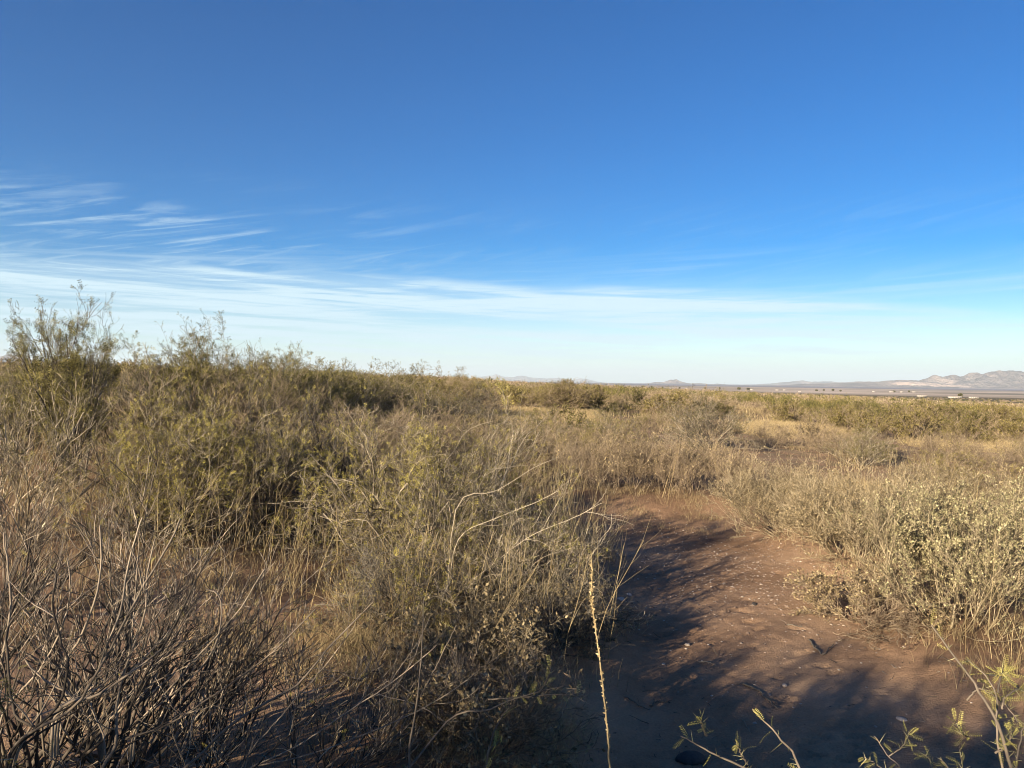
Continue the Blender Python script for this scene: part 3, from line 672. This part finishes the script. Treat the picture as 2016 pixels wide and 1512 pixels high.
# ------------------------------------------------------------------ ground cover: dry grass and weeds
def grass(name, pos, hgt, wd, mat, lean=.5, seed=0, seg=2, label='', cat='grass', az_bias=None):
    r = np.random.default_rng(seed); n = len(pos)
    a = r.random(n) * 6.28; tl = np.abs(r.normal(0, lean, n)); d = np.stack([np.sin(tl) * np.cos(a), np.sin(tl) * np.sin(a), np.cos(tl)], 1)
    side = nrm(np.cross(d, r.normal(size=(n, 3))))
    h = hgt * r.uniform(.5, 1.3, n); bend = np.stack([np.cos(a), np.sin(a), -.35 * np.ones(n)], 1) * (h * lean * .55)[:, None]
    ts = np.linspace(0, 1, seg + 1); V = []
    for t in ts:
        c = pos + d * (h * t)[:, None] + bend * t * t; wv = side * (wd * (1 - .85 * t) * np.ones(n))[:, None]
        V += [c - wv, c + wv]
    V = np.stack(V, 1); k = 2 * (seg + 1)
    F = np.concatenate([[[2 * i, 2 * i + 1, 2 * i + 3, 2 * i + 2]] for i in range(seg)])
    F = (F[None] + (np.arange(n) * k)[:, None, None]).reshape(-1, 4)
    o = put(name, mesh_from(name, [(V.reshape(-1, 3), F)], [M[mat]])); tag(o, label, cat, kind='stuff'); return o
def tufts(rng, xs, ys, per, spread):
    n = len(xs); x = np.repeat(xs, per) + rng.normal(size=n * per) * np.repeat(spread, per); y = np.repeat(ys, per) + rng.normal(size=n * per) * np.repeat(spread, per)
    return np.stack([x, y, terrain(x, y) - .01], 1)
rw = np.random.default_rng(9)
def scat(n, y0, y1, pw, amax=.72):
    y = y0 + (y1 - y0) * rw.random(n) ** pw; return y * np.tan(rw.uniform(-amax, amax, n)), y
# low dry weeds everywhere outside the wash
x, y = scat(9000, 3.2, 30, .75); d = path_d(x, y); k = (d > .35) & (fbm(x / 2.2, y / 2.2, 91, 3) > .40) & (rw.random(len(x)) > open_ground(x, y) * .97) & ~((x < -.9) & (x > -3.2) & (y > 4.8) & (y < 7.6)); x, y = x[k], y[k]
kk = (y < 11) | (rw.random(len(x)) < .25); x, y = x[kk], y[kk]; P = tufts(rw, x, y, 14, .07 + .004 * y); hh = .10 + .18 * fbm(P[:, 0] / 3, P[:, 1] / 3, 95, 2); wdv = .0010 + .00016 * P[:, 1]
grass('dry_weeds', P, hh, wdv, 'weed', .35, 1, label='brown dry weeds and litter covering the ground between the shrubs', cat='weeds')
x, y = scat(4200, 30, 90, .7); k = rw.random(len(x)) > open_ground(x, y) * .9; x, y = x[k], y[k]
P = tufts(rw, x, y, 12, .30 * np.ones(len(x))); 
grass('dry_grass', P, .42 * np.ones(len(P)), .006 + .00025 * P[:, 1], 'weed', .4, 2, seg=1, label='dull dry grass filling the gaps in the far scrub field', cat='grass')
# straw-yellow patches
ps = []
for (px, yy, ax, ay, n) in [(1070, 43, 3.6, 8.0, 1300), (1555, 38, 2.8, 6, 500), (975, 34, 2.0, 4.0, 260), (1060, 27, 2.6, 2.5, 260), (1700, 15, 2.4, 1.6, 150), (1960, 32, 4, 3, 200), (680, 5.5, 1.2, .6, 60), (560, 6.9, 1.3, .6, 16), (960, 4.6, .7, .7, 50), (1180, 6.9, .35, .35, 8), (960, 6.0, .8, .6, 40)]:
    a = rw.random(n) * 6.28; q = np.sqrt(rw.random(n)); ps.append((X(px, 1) * (yy + np.sin(a) * q * ay) + np.cos(a) * q * ax, yy + np.sin(a) * q * ay))
x = np.concatenate([p[0] for p in ps]); y = np.concatenate([p[1] for p in ps])
P = tufts(rw, x, y, 45, .06 + .003 * y)
grass('straw_grass', P, .24 + .004 * P[:, 1], .0010 + .0002 * P[:, 1], 'straw', .75, 3, label='pale straw-coloured grass in sunlit patches', cat='grass')
# thin grass over the far end of the wash
n = 70; x = rw.uniform(1.7, 3.9, n); y = rw.uniform(11.5, 15.4, n); k = rw.random(n) < sst(y, 11, 14.5) * .9 + .1
P = tufts(rw, x[k], y[k], 40, .14 * np.ones(k.sum()))
grass('thin_grass', P, .14 * np.ones(len(P)), .0018, 'weed', .4, 4, label='thin grey grass in the shade at the far end of the wash', cat='grass')
# bare leafless weed stalks with side twigs standing upright between shrubs
def stalks(n, seed):
    r = np.random.default_rng(seed); y = 5 + 9 * r.random(n) ** .8; x = y * np.tan(r.uniform(-.68, .68, n)); k = (path_d(x, y) > .4); x, y = x[k], y[k]
    pos = np.stack([x, y, terrain(x, y) - .02], 1); n = len(x)
    d = np.stack([r.normal(size=n) * .18, r.normal(size=n) * .18, np.ones(n)], 1)
    Pm, Rm = grow(r, pos, d, r.uniform(.45, 1.15, n), .0022 + .00018 * y, 5, .07, .02, .4)
    p, dd, l, rr = spawn(r, Pm, Rm, 5, .3, 1, .5, .35, .6); Pc, Rc = grow(r, p, dd, l, rr, 3, .1, .05, .4)
    o = put('weed_stalks', mesh_from('weed_stalks', [tubes(Pm, Rm), tubes(Pc, Rc)], [M['straw']])); tag(o, 'upright pale weed stalks poking out of the scrub', 'weeds', kind='stuff')
stalks(1500, 8)

# ------------------------------------------------------------------ stones, sticks and litter on the wash
import bmesh
def rock_mesh(seed, sub=2, flat=.6, rough=.25):
    bm = bmesh.new(); bmesh.ops.create_icosphere(bm, subdivisions=sub, radius=1)
    r = np.random.default_rng(seed); o = r.random(3) * 50
    for v in bm.verts:
        c = v.co; n_ = float(fbm(np.array([c.x * 1.3 + o[0] + c.z]), np.array([c.y * 1.3 + o[1] - c.z * .7]), seed, 3)[0])
        v.co = c * (1 + rough * 2 * (n_ - .5)); v.co.z *= flat; v.co.x *= 1.25
    V = np.array([v.co[:] for v in bm.verts]); F = np.array([[v.index for v in f.verts] for f in bm.faces]); bm.free(); return V, F
tp = [rock_mesh(i, 1, .55, .3) for i in range(5)]
rp = np.random.default_rng(14); parts = []
n = 11000; y = 4.4 + 10.5 * rp.random(n) ** .9; x = 2.25 + .075 * (y - 6) + rp.normal(size=n) * 1.0
dens = np.exp(-((y - 9.3) / 2.0) ** 2) * .95 + .06; k = (rp.random(n) < dens) & (path_d(x, y) < .5); x, y = x[k], y[k]
x2 = np.concatenate([x, X(1410, 24) + rp.normal(size=500) * 1.2]); y2 = np.concatenate([y, 24 + rp.normal(size=500) * .9])
x, y = x2, y2; z = terrain(x, y, True); ti = rp.integers(5, size=len(x))
for t in range(5):
    s = ti == t; c = s.sum(); a = rp.random(c) * 6.28; sc = np.minimum(.0062 * np.exp(rp.normal(size=c) * .6), .017)
    Xa = np.stack([np.cos(a), np.sin(a), 0 * a], 1); Ya = np.stack([-np.sin(a), np.cos(a), 0 * a], 1); Za = np.tile([0, 0, 1.0], (c, 1))
    parts.append(inst(tp[t][0], tp[t][1], np.stack([x[s], y[s], z[s]], 1), Xa, Ya, Za, sc))
tag(put('gravel', mesh_from('gravel', parts, [M['stone']])), 'scattered small gravel on the red sand of the wash', 'gravel', kind='stuff')

# fallen twigs and scraps lying on the ground, thickest along the edges of the wash
rl = np.random.default_rng(31); n = 5200; y = 3.6 + 13 * rl.random(n) ** 1.1; x = y * np.tan(rl.uniform(-.66, .66, n)); dd_ = path_d(x, y)
k = rl.random(n) < np.where(dd_ < -.05, .12 + .5 * np.exp(dd_ * 3.2), .8); x, y = x[k], y[k]; n = len(x)
a = rl.random(n) * 6.28; d = np.stack([np.cos(a), np.sin(a), rl.normal(size=n) * .08], 1)
Pl, Rl = grow(rl, np.stack([x, y, terrain(x, y, True) + .004], 1), d, .03 + .13 * rl.random(n) ** 2, .0012 + .0022 * rl.random(n), 3, .22, 0, .5)
tag(put('litter', mesh_from('litter', [tubes(Pl, Rl, 4)], [M['bark_dark']])), 'small fallen twigs and scraps littering the soil', 'litter', kind='stuff')
def gpt(px, py): p = ground_hit(px, py); return p[0], p[1], p[2]
def stone(px, py, size, label, mat='stone', seed=0, flat=.6):
    x, y, z = gpt(px, py); V, F = rock_mesh(200 + seed, 3, flat, .35)
    o = put('stone', mesh_from('stone', [(V * size, F)], [M[mat]], True), None, (x, y, z + size * .2), seed * 1.3); tag(o, label, 'stone'); return o
stone(1485, 1192, .032, 'round dark stone on the lit sand near the right bank', 'stone_dark', 1, .8)
stone(1775, 1418, .028, 'pale stone lying alone in the shaded lower right sand', 'stone', 2)
stone(1222, 1182, .04, 'pale stone by the left edge of the wash under the twigs', 'stone', 3)
stone(1238, 1172, .028, 'small white stone beside the pale one at the left edge of the wash', 'stone', 4)
stone(1360, 1497, .07, 'black crumbly lump on the shaded sand at the bottom of the view', 'stone_dark', 5, .45)
stone(1306, 1308, .016, 'flat reddish stone on the middle of the sand', 'stone', 6, .4)
stone(1353, 1270, .022, 'rounded tan stone at the edge of the lit sand', 'stone', 7)
stone(1545, 1350, .018, 'tiny reddish stone on the shaded sand right of the middle', 'stone', 8)
def stick(pxs, label, rad, mat='bark_dark', lift=.015, twigs=2, seed=0):
    P = []
    for i, (px, py) in enumerate(pxs):
        x, y, z = gpt(px, py); P.append((x, y, z + lift + .01 * (i % 2)))
    P = np.array(P); c = P[0].copy(); t = np.linspace(0, len(P) - 1, 4 * len(P)); i0 = np.minimum(t.astype(int), len(P) - 2); f = (t - i0)[:, None]
    r = np.random.default_rng(seed); Q = P[i0] * (1 - f) + P[i0 + 1] * f + r.normal(size=(len(t), 3)) * rad * .7 - c
    Q = Q[None]; Rr = np.linspace(rad, rad * .5, len(t))[None]; pr = [tubes(Q, Rr, 5)]
    if twigs:
        p, d, l, rr = spawn(r, Q, Rr, twigs, .2, .9, .7, .3, .6); d[:, 2] = np.abs(d[:, 2]) * .4; A, B = grow(r, p, d, l, rr, 4, .2, 0, .4); pr.append(tubes(A, B, 4))
    o = put('stick', mesh_from('stick', pr, [M[mat]], True), None, tuple(c)); tag(o, label, 'stick'); return o
stick([(1462, 1350), (1495, 1365), (1512, 1382), (1530, 1400)], 'dark forked stick slanting across the shaded sand', .008, seed=1)
stick([(1596, 1262), (1603, 1280), (1622, 1292), (1640, 1275)], 'black curved twig hooked like a bowl on the sand by the right bank', .009, seed=2)
stick([(1372, 1306), (1390, 1308), (1410, 1314)], 'short pale twig on the sand just below the sunlit patch', .005, 'bark_pale', seed=3)
stick([(1280, 1395), (1292, 1386), (1310, 1384), (1322, 1390)], 'curved dark twig on the shaded sand left of the middle', .006, seed=4)
stick([(1230, 1375), (1262, 1396), (1280, 1402)], 'thin dark twig touching the curved one on the shaded sand', .006, seed=5)
stick([(1462, 1420), (1478, 1450)], 'thin pale straight twig in the dark sand at the bottom', .003, 'bark_pale', twigs=0, seed=6)
stick([(1550, 1232), (1566, 1236), (1580, 1236)], 'short dark twig on the half-lit sand in front of the low bush', .006, seed=7)
stick([(1935, 1330), (1985, 1345), (2030, 1380)], 'dark curved branch lying on the sand under the saltbush', .014, seed=8)
stick([(940, 1260), (975, 1268), (1010, 1290)], 'broken pale branch lying under the large tangled shrub', .014, 'bark_pale', seed=9)
stick([(1075, 1448), (1092, 1440), (1104, 1436)], 'weathered grey chunk of wood at the left edge of the shaded sand', .022, 'bark_pale', twigs=0, seed=10)

# ------------------------------------------------------------------ plants right in front of the viewer, rooted in the ground
def to_ground(p, dx=0.0, dy=0.0): return np.array([p[0] + dx, p[1] + dy, gz(p[0] + dx, p[1] + dy) - .03])
def poly(points, n):
    P = np.array(points, float); t = np.linspace(0, len(P) - 1, n)
    i1 = np.minimum(t.astype(int), len(P) - 2); f = (t - i1)[:, None]
    g = lambda k: P[np.clip(i1 + k, 0, len(P) - 1)]
    a, b, c, d = g(-1), g(0), g(1), g(2)
    return .5 * (2 * b + (c - a) * f + (2 * a - 5 * b + 4 * c - d) * f * f + (3 * b - a - 3 * c + d) * f ** 3)
def seed_stalk():
    d = 1.5; top = [(1163, 1085), (1166, 1140), (1164, 1180), (1172, 1235), (1181, 1300), (1189, 1370), (1196, 1440), (1201, 1512)]
    pts_ = [at(px, py, d) for px, py in top]; pts_ += [pts_[-1] + np.array([.01, 0, -.12]), pts_[-1] + np.array([.015, 0, -.4])]; pts_.append(to_ground(pts_[-1])); pts_ = pts_[::-1]
    P = poly(pts_, 60); base = P[0].copy(); P = (P - base)
    e = bpy.data.objects.new('seed_stalk', None); col.objects.link(e); e.location = tuple(base)
    tag(e, 'single tall pale stalk with bristly seed head standing in front of the wash', 'weed stalk')
    r = np.random.default_rng(3)
    put('stem', mesh_from('stem', [tubes(P[None] + r.normal(size=(1, 60, 3)) * .0006, np.linspace(.0026, .0012, 60)[None], 6)], [M['straw']], True), e)
    n = 1700; t = .35 + .62 * r.random(n); dens = .25 + np.exp(-((t - .80) / .07) ** 2); k = r.random(n) < dens; t = t[k]
    ti = t * 59; i0 = ti.astype(int); p = P[i0] + (P[np.minimum(i0 + 1, 59)] - P[i0]) * (ti - i0)[:, None]
    q = r.normal(size=(len(p), 3)); q[:, 2] = np.abs(q[:, 2]) * .8; Xa, Ya, Za = frames(r, q)
    s = .002 + .006 * r.random(len(p)) ** 2
    put('seed_head', mesh_from('seed_head', [inst(blade_t(.28)[0], BLADE[1], p, Xa, Ya, Za, s)], [M['straw']]), e)
seed_stalk()

def thorn_branch(name, lines, depth, label, rad, leafn, seed, thorn=.022, leaf_s=.035, base=None, leaf='leaf_bright', cat='thorny branch', tmin=.2, twigs=0, bark='bark_red', name_leaf=True):
    """a mesquite shoot rebuilt joint by joint, with paired thorns and feathery leaves; the first line carries on down to the ground"""
    r = np.random.default_rng(seed); pl = []; rd = []
    for i, ln in enumerate(lines):
        P = [at(px, py, depth + (ln[2] if len(ln) > 2 and False else 0)) for (px, py) in ln]
        P = [p + np.array([0, (j * .02 * (1 if i % 2 else -1)), 0]) for j, p in enumerate(P)]
        if i == 0:
            dv = nrm(P[-1] - P[-3]) * .5 + np.array([0, 0, -.6]); P.append(P[-1] + nrm(dv) * .15); P.append(P[-1] + np.array([dv[0] * .1, 0, -.3])) if P[-1][2] - gz(P[-1][0], P[-1][1]) > .45 else None; P.append(to_ground(P[-1]))
        P = P[::-1]; pl.append(poly(P, 26)); rd.append(np.linspace(rad * (1 if i == 0 else .6), rad * .3, 26))
    base = pl[0][0].copy(); A = np.stack(pl) - base; Rr = np.stack(rd)
    A += r.normal(size=A.shape) * .0012
    e = bpy.data.objects.new(name, None); col.objects.link(e); e.location = tuple(base); tag(e, label, cat)
    pr = [tubes(A, Rr, 6)]; A2 = A
    if twigs:
        p, d, l, q = spawn(r, A, Rr, twigs, .3, .97, .6, .33, .6); B, Rb = grow(r, p, d, l, q, 6, .14, .05, .4); pr.append(tubes(B, Rb, 4))
        p, d, l, q = spawn(r, B, Rb, 3, .3, .97, .6, .5, .7); B2, Rb2 = grow(r, p, d, l, np.maximum(q, .0012), 4, .16, .05, .4); pr.append(tubes(B2, Rb2, 3))
    put('branches', mesh_from('branches', pr, [M[bark]], True), e)
    p, d, l, rr = spawn(r, A, Rr, 9, .35, .98, 1.25, .1, .4)
    Pt, Rt = grow(r, p, d, np.full(len(p), thorn) * r.uniform(.6, 1.3, len(p)), np.full(len(p), .0014), 1, 0, 0, .08)
    put('thorns', mesh_from('thorns', [tubes(Pt, Rt, 4)], [M['leaf_pale']]), e)
    p, d = leaf_sites(r, A, leafn, tmin, 1.0, 1.0); Xa, Ya, Za = frames(r, d + np.array([0, -.1, .15]))
    put('foliage', mesh_from('foliage', [inst(PIN_HI[0], PIN_HI[1], p, Xa, Ya, Za, leaf_s * r.uniform(.6, 1.3, len(p)))], [M[leaf]]), e)
    return e
thorn_branch('thorny_shoot', [[(1832, 1228), (1852, 1262), (1882, 1310), (1898, 1345), (1920, 1395), (1935, 1480), (1945, 1540)]], 1.7,
             'tall thorny mesquite shoot with a bare tip at the lower right', .0055, 9, 1, tmin=.1, leaf_s=.033)
thorn_branch('thorny_shoot', [[(1905, 1298), (1935, 1330), (1942, 1370), (1930, 1430), (1938, 1520)], [(2016, 1435), (1985, 1390), (1950, 1370), (1935, 1400)], [(1985, 1325), (1960, 1318), (1942, 1350)], [(1880, 1420), (1905, 1450), (1930, 1470)], [(2010, 1360), (1990, 1350), (1955, 1362), (1940, 1372)]], 1.75,
             'shoot thick with bright yellow leaflets beside the tall thorny one', .004, 24, 2, leaf_s=.034)
thorn_branch('thorny_shoot', [[(1342, 1450), (1372, 1458), (1405, 1470), (1450, 1485), (1500, 1512), (1520, 1540)], [(1380, 1416), (1388, 1440), (1400, 1466)], [(1452, 1462), (1455, 1478), (1460, 1490)]], 1.6,
             'thorny twig with leaflet sprays reaching in low over the dark sand', .0045, 7, 3, leaf_s=.030)
thorn_branch('thorny_shoot', [[(1480, 1395), (1500, 1412), (1518, 1432), (1540, 1455), (1552, 1490), (1562, 1540)]], 1.6,
             'short thorny twig pointing up left at the bottom of the view', .0045, 9, 4, leaf_s=.034)
thorn_branch('thorny_shoot', [[(1722, 1448), (1740, 1480), (1760, 1500), (1765, 1545)], [(1790, 1440), (1785, 1475), (1765, 1505)], [(1700, 1490), (1730, 1505), (1760, 1530)]], 1.9,
             'low curling sprig at the bottom edge left of the yellow shoot', .003, 8, 5, leaf_s=.035)
thorn_branch('thorny_shoot', [[(2030, 1400), (1995, 1450), (1975, 1500), (1968, 1550)], [(1990, 1440), (2000, 1470), (1985, 1500)]], 1.6,
             'smooth grey shoot with yellow leaflets in the lower right corner', .0045, 14, 6, leaf_s=.031)
thorn_branch('thorny_shoot', [[(1850, 1490), (1862, 1510), (1870, 1550)], [(1820, 1485), (1845, 1510), (1868, 1540)], [(1890, 1470), (1885, 1500), (1870, 1540)]], 1.9,
             'small leafy sprig between the curling one and the tall thorny shoot', .003, 10, 7, leaf_s=.035)
def withbase(lines, base): return [ln + base for ln in lines]
thorn_branch('bare_mesquite', withbase([[(318, 1278), (267, 1318), (203, 1359), (156, 1369)], [(51, 1301), (68, 1332), (95, 1359), (122, 1385)], [(98, 1118), (118, 1129), (118, 1183), (139, 1250), (160, 1290), (150, 1360)],
              [(196, 1034), (193, 1101), (179, 1176), (142, 1264), (101, 1318), (82, 1366)], [(355, 1020), (338, 1068), (291, 1152), (244, 1247), (203, 1328), (170, 1375)], [(281, 1017), (250, 1101), (223, 1217), (183, 1305), (160, 1370)],
              [(101, 1118), (68, 1176), (30, 1230), (40, 1320), (60, 1390)]], [(105, 1410), (72, 1445), (60, 1530)]), 2.7,
             'thick pale forked stems standing nearest in the lower left corner', .0105, 1, 21, thorn=.008, tmin=.9, twigs=5, cat='bare shrub')
thorn_branch('bare_mesquite', withbase([[(305, 1061), (295, 1125), (295, 1210), (257, 1318), (250, 1380)], [(406, 1159), (430, 1183), (420, 1267), (370, 1340), (300, 1400)], [(440, 1040), (400, 1120), (350, 1230), (290, 1340)], [(520, 1120), (470, 1200), (390, 1290), (310, 1380)],
              [(620, 1200), (540, 1280), (430, 1360), (330, 1420)]], [(255, 1440), (235, 1480), (225, 1535)]), 2.9,
             'tall thin stems fanning right, between the corner stems and the long pinkish branch', .0085, 1, 22, thorn=.008, tmin=.9, twigs=5, cat='bare shrub')
thorn_branch('bare_mesquite', withbase([[(7, 1047), (20, 1095), (34, 1190), (27, 1271), (10, 1350)], [(132, 1098), (132, 1166), (110, 1240), (60, 1330)], [(60, 1060), (50, 1150), (20, 1240), (0, 1330)]], [(-20, 1420), (-40, 1530)]), 3.0,
             'upright knobby stems rising along the left edge of the view', .009, 1, 23, thorn=.008, tmin=.9, twigs=4, cat='bare shrub')
thorn_branch('bare_mesquite', withbase([[(700, 1230), (640, 1310), (560, 1400), (500, 1470)], [(860, 1270), (780, 1340), (680, 1410), (580, 1480)], [(690, 1330), (620, 1400), (540, 1470)], [(920, 1340), (830, 1400), (700, 1460), (600, 1500)]], [(480, 1530)]), 3.1,
             'low stems slanting up right across the dark bottom middle', .006, 2, 24, thorn=.008, tmin=.7, twigs=9, cat='bare shrub')
thorn_branch('bare_mesquite', withbase([[(1100, 900), (1050, 921), (976, 966), (902, 992)], [(1100, 966), (1050, 992), (976, 1022), (902, 1064)], [(1160, 1174), (1125, 1170), (1069, 1184), (1021, 1205), (940, 1200)], [(1160, 1073), (1125, 1080), (1062, 1104), (1010, 1153), (930, 1180)],
              [(1149, 1139), (1083, 1153), (1035, 1194), (940, 1195)], [(1185, 990), (1130, 1020), (1040, 1060), (950, 1130)], [(1010, 860), (960, 930), (900, 1040)]], [(880, 1180), (870, 1215)]), 6.5,
             'long bright zigzag twigs reaching out over the wash from the left bank', .0075, 3, 25, thorn=.02, tmin=.3, twigs=12, bark='bark_pale', leaf='leaf_yellow', leaf_s=.05, cat='bare shrub')
thorn_branch('thorny_shoot', [[(735, 1185), (655, 1265), (600, 1330), (545, 1360), (478, 1400), (400, 1470), (330, 1530)]], 2.0,
             'long smooth pinkish branch slanting up right across the lower left', .0058, 1, 8, leaf_s=.05, thorn=.01, tmin=.5)
thorn_branch('thorny_shoot', [[(1120, 1348), (1060, 1358), (1010, 1368), (960, 1385), (900, 1390), (850, 1440), (800, 1500), (780, 1540)], [(1148, 1372), (1090, 1372), (1020, 1382), (960, 1390)], [(1085, 1310), (1075, 1340), (1060, 1355)]], 3.0,
             'branch with paired leaflets reaching right from the bottom middle', .006, 9, 9, leaf_s=.05, thorn=.012)
thorn_branch('thorny_shoot', [[(835, 1180), (830, 1300), (822, 1380), (810, 1460), (815, 1540)], [(900, 1230), (850, 1330), (826, 1380)]], 2.9,
             'thin upright bare branch in front of the bottom-middle shrub', .007, 3, 10, leaf_s=.06, thorn=.01)
thorn_branch('thorny_shoot', [[(1000, 1395), (975, 1430), (960, 1480), (955, 1540)], [(990, 1455), (970, 1475), (958, 1500)]], 2.6,
             'upright sprig with yellow leaflets at the bottom left of the dark sand', .005, 10, 11, leaf_s=.05, thorn=.01, tmin=.5)

# ------------------------------------------------------------------ far away: trees, masts and the buildings of the valley
def far_point(px, py, d):
    p = at(px, py, d); return p[0], p[1]
def far_tree(px, d, h, wd, label, seed, tall=False):
    x, y = far_point(px, 760, d); z = gz(x, y); r = np.random.default_rng(seed)
    e = bpy.data.objects.new('far_tree', None); col.objects.link(e); e.location = (x, y, z - .1); tag(e, label, 'tree', 'dark trees among the valley buildings')
    P = np.array([[[0, 0, 0], [.1, 0, h * .35], [0, .1, h * .8]]], float)
    put('trunk', mesh_from('trunk', [tubes(P, np.array([[wd * .06, wd * .045, wd * .02]]), 6)], [M['bark_dark']]), e)
    n = 700; u = nrm(r.normal(size=(n, 3))); q = u * (r.random(n) ** .4)[:, None]; lump = 1 + .3 * np.sin(u[:, 0] * 4 + seed) * np.cos(u[:, 2] * 5)
    p = q * lump[:, None] * np.array([wd / 2, wd / 2, h * .40]) + np.array([0, 0, h * .58]); Xa, Ya, Za = frames(r, u + r.normal(size=(n, 3)) * .5)
    put('crown', mesh_from('crown', [inst(blade_t(.3)[0], BLADE[1], p, Xa, Ya, Za, wd * .13 * r.uniform(.6, 1.4, n))], [M['leaf_dark']]), e)
    return e
def wall_mat(name, c, r=.8):
    mt, h = new_mat(name); t = h.n('ShaderNodeTexCoord'); nz = h.noise(t.outputs['Object'], 1.2, 4, .6)
    finish(h, h.mix(nz, tuple(v * .85 for v in c), tuple(min(1, v * 1.1) for v in c)), r); return mt
M['plaster'] = wall_mat('plaster', (.42, .38, .33)); M['roof'] = wall_mat('roof', (.30, .26, .23)); M['pane'] = wall_mat('pane', (.06, .07, .08), .2); M['steel'] = wall_mat('steel', (.30, .30, .30), .5)
def boxm(x0, x1, y0, y1, z0, z1):
    V = np.array([(x, y, z) for x in (x0, x1) for y in (y0, y1) for z in (z0, z1)], float)
    return V, np.array([[0, 1, 3, 2], [4, 6, 7, 5], [0, 4, 5, 1], [2, 3, 7, 6], [0, 2, 6, 4], [1, 5, 7, 3]])
def far_house(px, d, L, D, h, label, rz=0.0):
    x, y = far_point(px, 760, d); z = gz(x, y)
    e = bpy.data.objects.new('far_building', None); col.objects.link(e); e.location = (x, y, z); e.rotation_euler = (0, 0, rz); tag(e, label, 'building', 'pale low buildings in the valley')
    put('wall', mesh_from('wall', [boxm(-L / 2, L / 2, -D / 2, D / 2, -1, h)], [M['plaster']]), e)
    o = .5; V = np.array([(-L / 2 - o, -D / 2 - o, h - .15), (L / 2 + o, -D / 2 - o, h - .15), (L / 2 + o, D / 2 + o, h - .15), (-L / 2 - o, D / 2 + o, h - .15), (-L / 2 - o, 0, h + D * .18), (L / 2 + o, 0, h + D * .18)], float)
    put('roof', mesh_from('roof', [(V, np.array([[0, 1, 5, 4], [2, 3, 4, 5], [0, 3, 2, 1]])), (V, np.array([[0, 4, 3], [1, 2, 5]]))], [M['roof']]), e)
    k = max(2, int(L / 5))
    for i in range(k):
        cx = -L / 2 + L * (i + .5) / k; dz0 = 0.05 if i == k // 2 else h * .35
        put('door' if i == k // 2 else 'window', mesh_from('window', [boxm(cx - .6, cx + .6, -D / 2 - .06, -D / 2 + .05, dz0, h * .78)], [M['pane']]), e)
far_tree(1455, 3500, 11, 17, 'rounder left tree of the dark pair on the horizon', 1); far_tree(1473, 3520, 9, 14, 'smaller right tree of the dark pair on the horizon', 2)
far_tree(1891, 1730, 11, 10, 'dark tree standing over the long white building at the right', 3)
far_tree(1266, 3300, 10, 14, 'lone dark tree on the horizon left of the butte', 4)
far_tree(1304, 3400, 8, 10, 'small dark tree under the left foot of the butte', 5)
for i, px in enumerate((1338, 1388, 1417, 1608, 1622, 1640, 1655, 1240, 1283, 1760, 1790)):
    far_tree(px, 3300 + 90 * (i % 3), 8 + 1.5 * (i % 3), 9 + 3 * (i % 2), 'tiny dark tree dotting the edge of the valley', 10 + i)
far_house(1880, 1700, 28, 9, 2.8, 'long white building with a dark tree at the right'); far_house(1917, 1720, 20, 8, 2.6, 'shorter white building right of the long one')
far_house(1815, 1950, 24, 9, 2.8, 'pale building left of the long white one, beyond the scrub')
for i, (px, d, L) in enumerate([(1352, 3500, 14), (1360, 3600, 9), (1320, 3450, 10), (1480, 3400, 16), (1530, 3500, 18), (1545, 3600, 20), (1755, 3300, 22), (1775, 3400, 16), (1800, 3500, 24), (1720, 3300, 14), (1575, 2700, 14), (1018, 900, 9)]):
    far_house(px, d, L * .8, 7, 3.4, 'tiny pale building in the valley below the mountains', rz=.2 * (i % 3 - 1))
def mast(px, d, h, label):
    x, y = far_point(px, 760, d); z = gz(x, y)
    P = np.array([[[0, 0, -1], [0, 0, h * .5], [0, 0, h]]], float)
    parts = [tubes(P, np.array([[.22, .18, .1]]), 5)]
    for q in (.95, .88): parts.append(boxm(-1.2, 1.2, -.08, .08, h * q - .1, h * q + .1))
    o = put('utility_pole', mesh_from('utility_pole', parts, [M['steel']]), None, (x, y, z)); tag(o, label, 'pole')
mast(1372, 2900, 34, 'thin pole on the horizon right of the butte'); mast(1426, 2950, 34, 'thin pole on the horizon left of the dark pair of trees')

# ------------------------------------------------------------------ the air of the valley
hz = put('haze', mesh_from('haze', [boxm(-94000, 94000, -94000, 94000, -52, 1500)]))
hm, h = new_mat('haze'); pv = h.n('ShaderNodeVolumePrincipled'); pv.inputs['Density'].default_value = 2.1e-5; pv.inputs['Color'].default_value = (.76, .88, 1, 1); pv.inputs['Anisotropy'].default_value = 0.0
ho = h.n('ShaderNodeOutputMaterial'); h.l(pv.outputs[0], ho.inputs['Volume']); hz.data.materials.append(hm)
tag(hz, 'thin pale air veiling the far mountains', 'haze', kind='stuff')
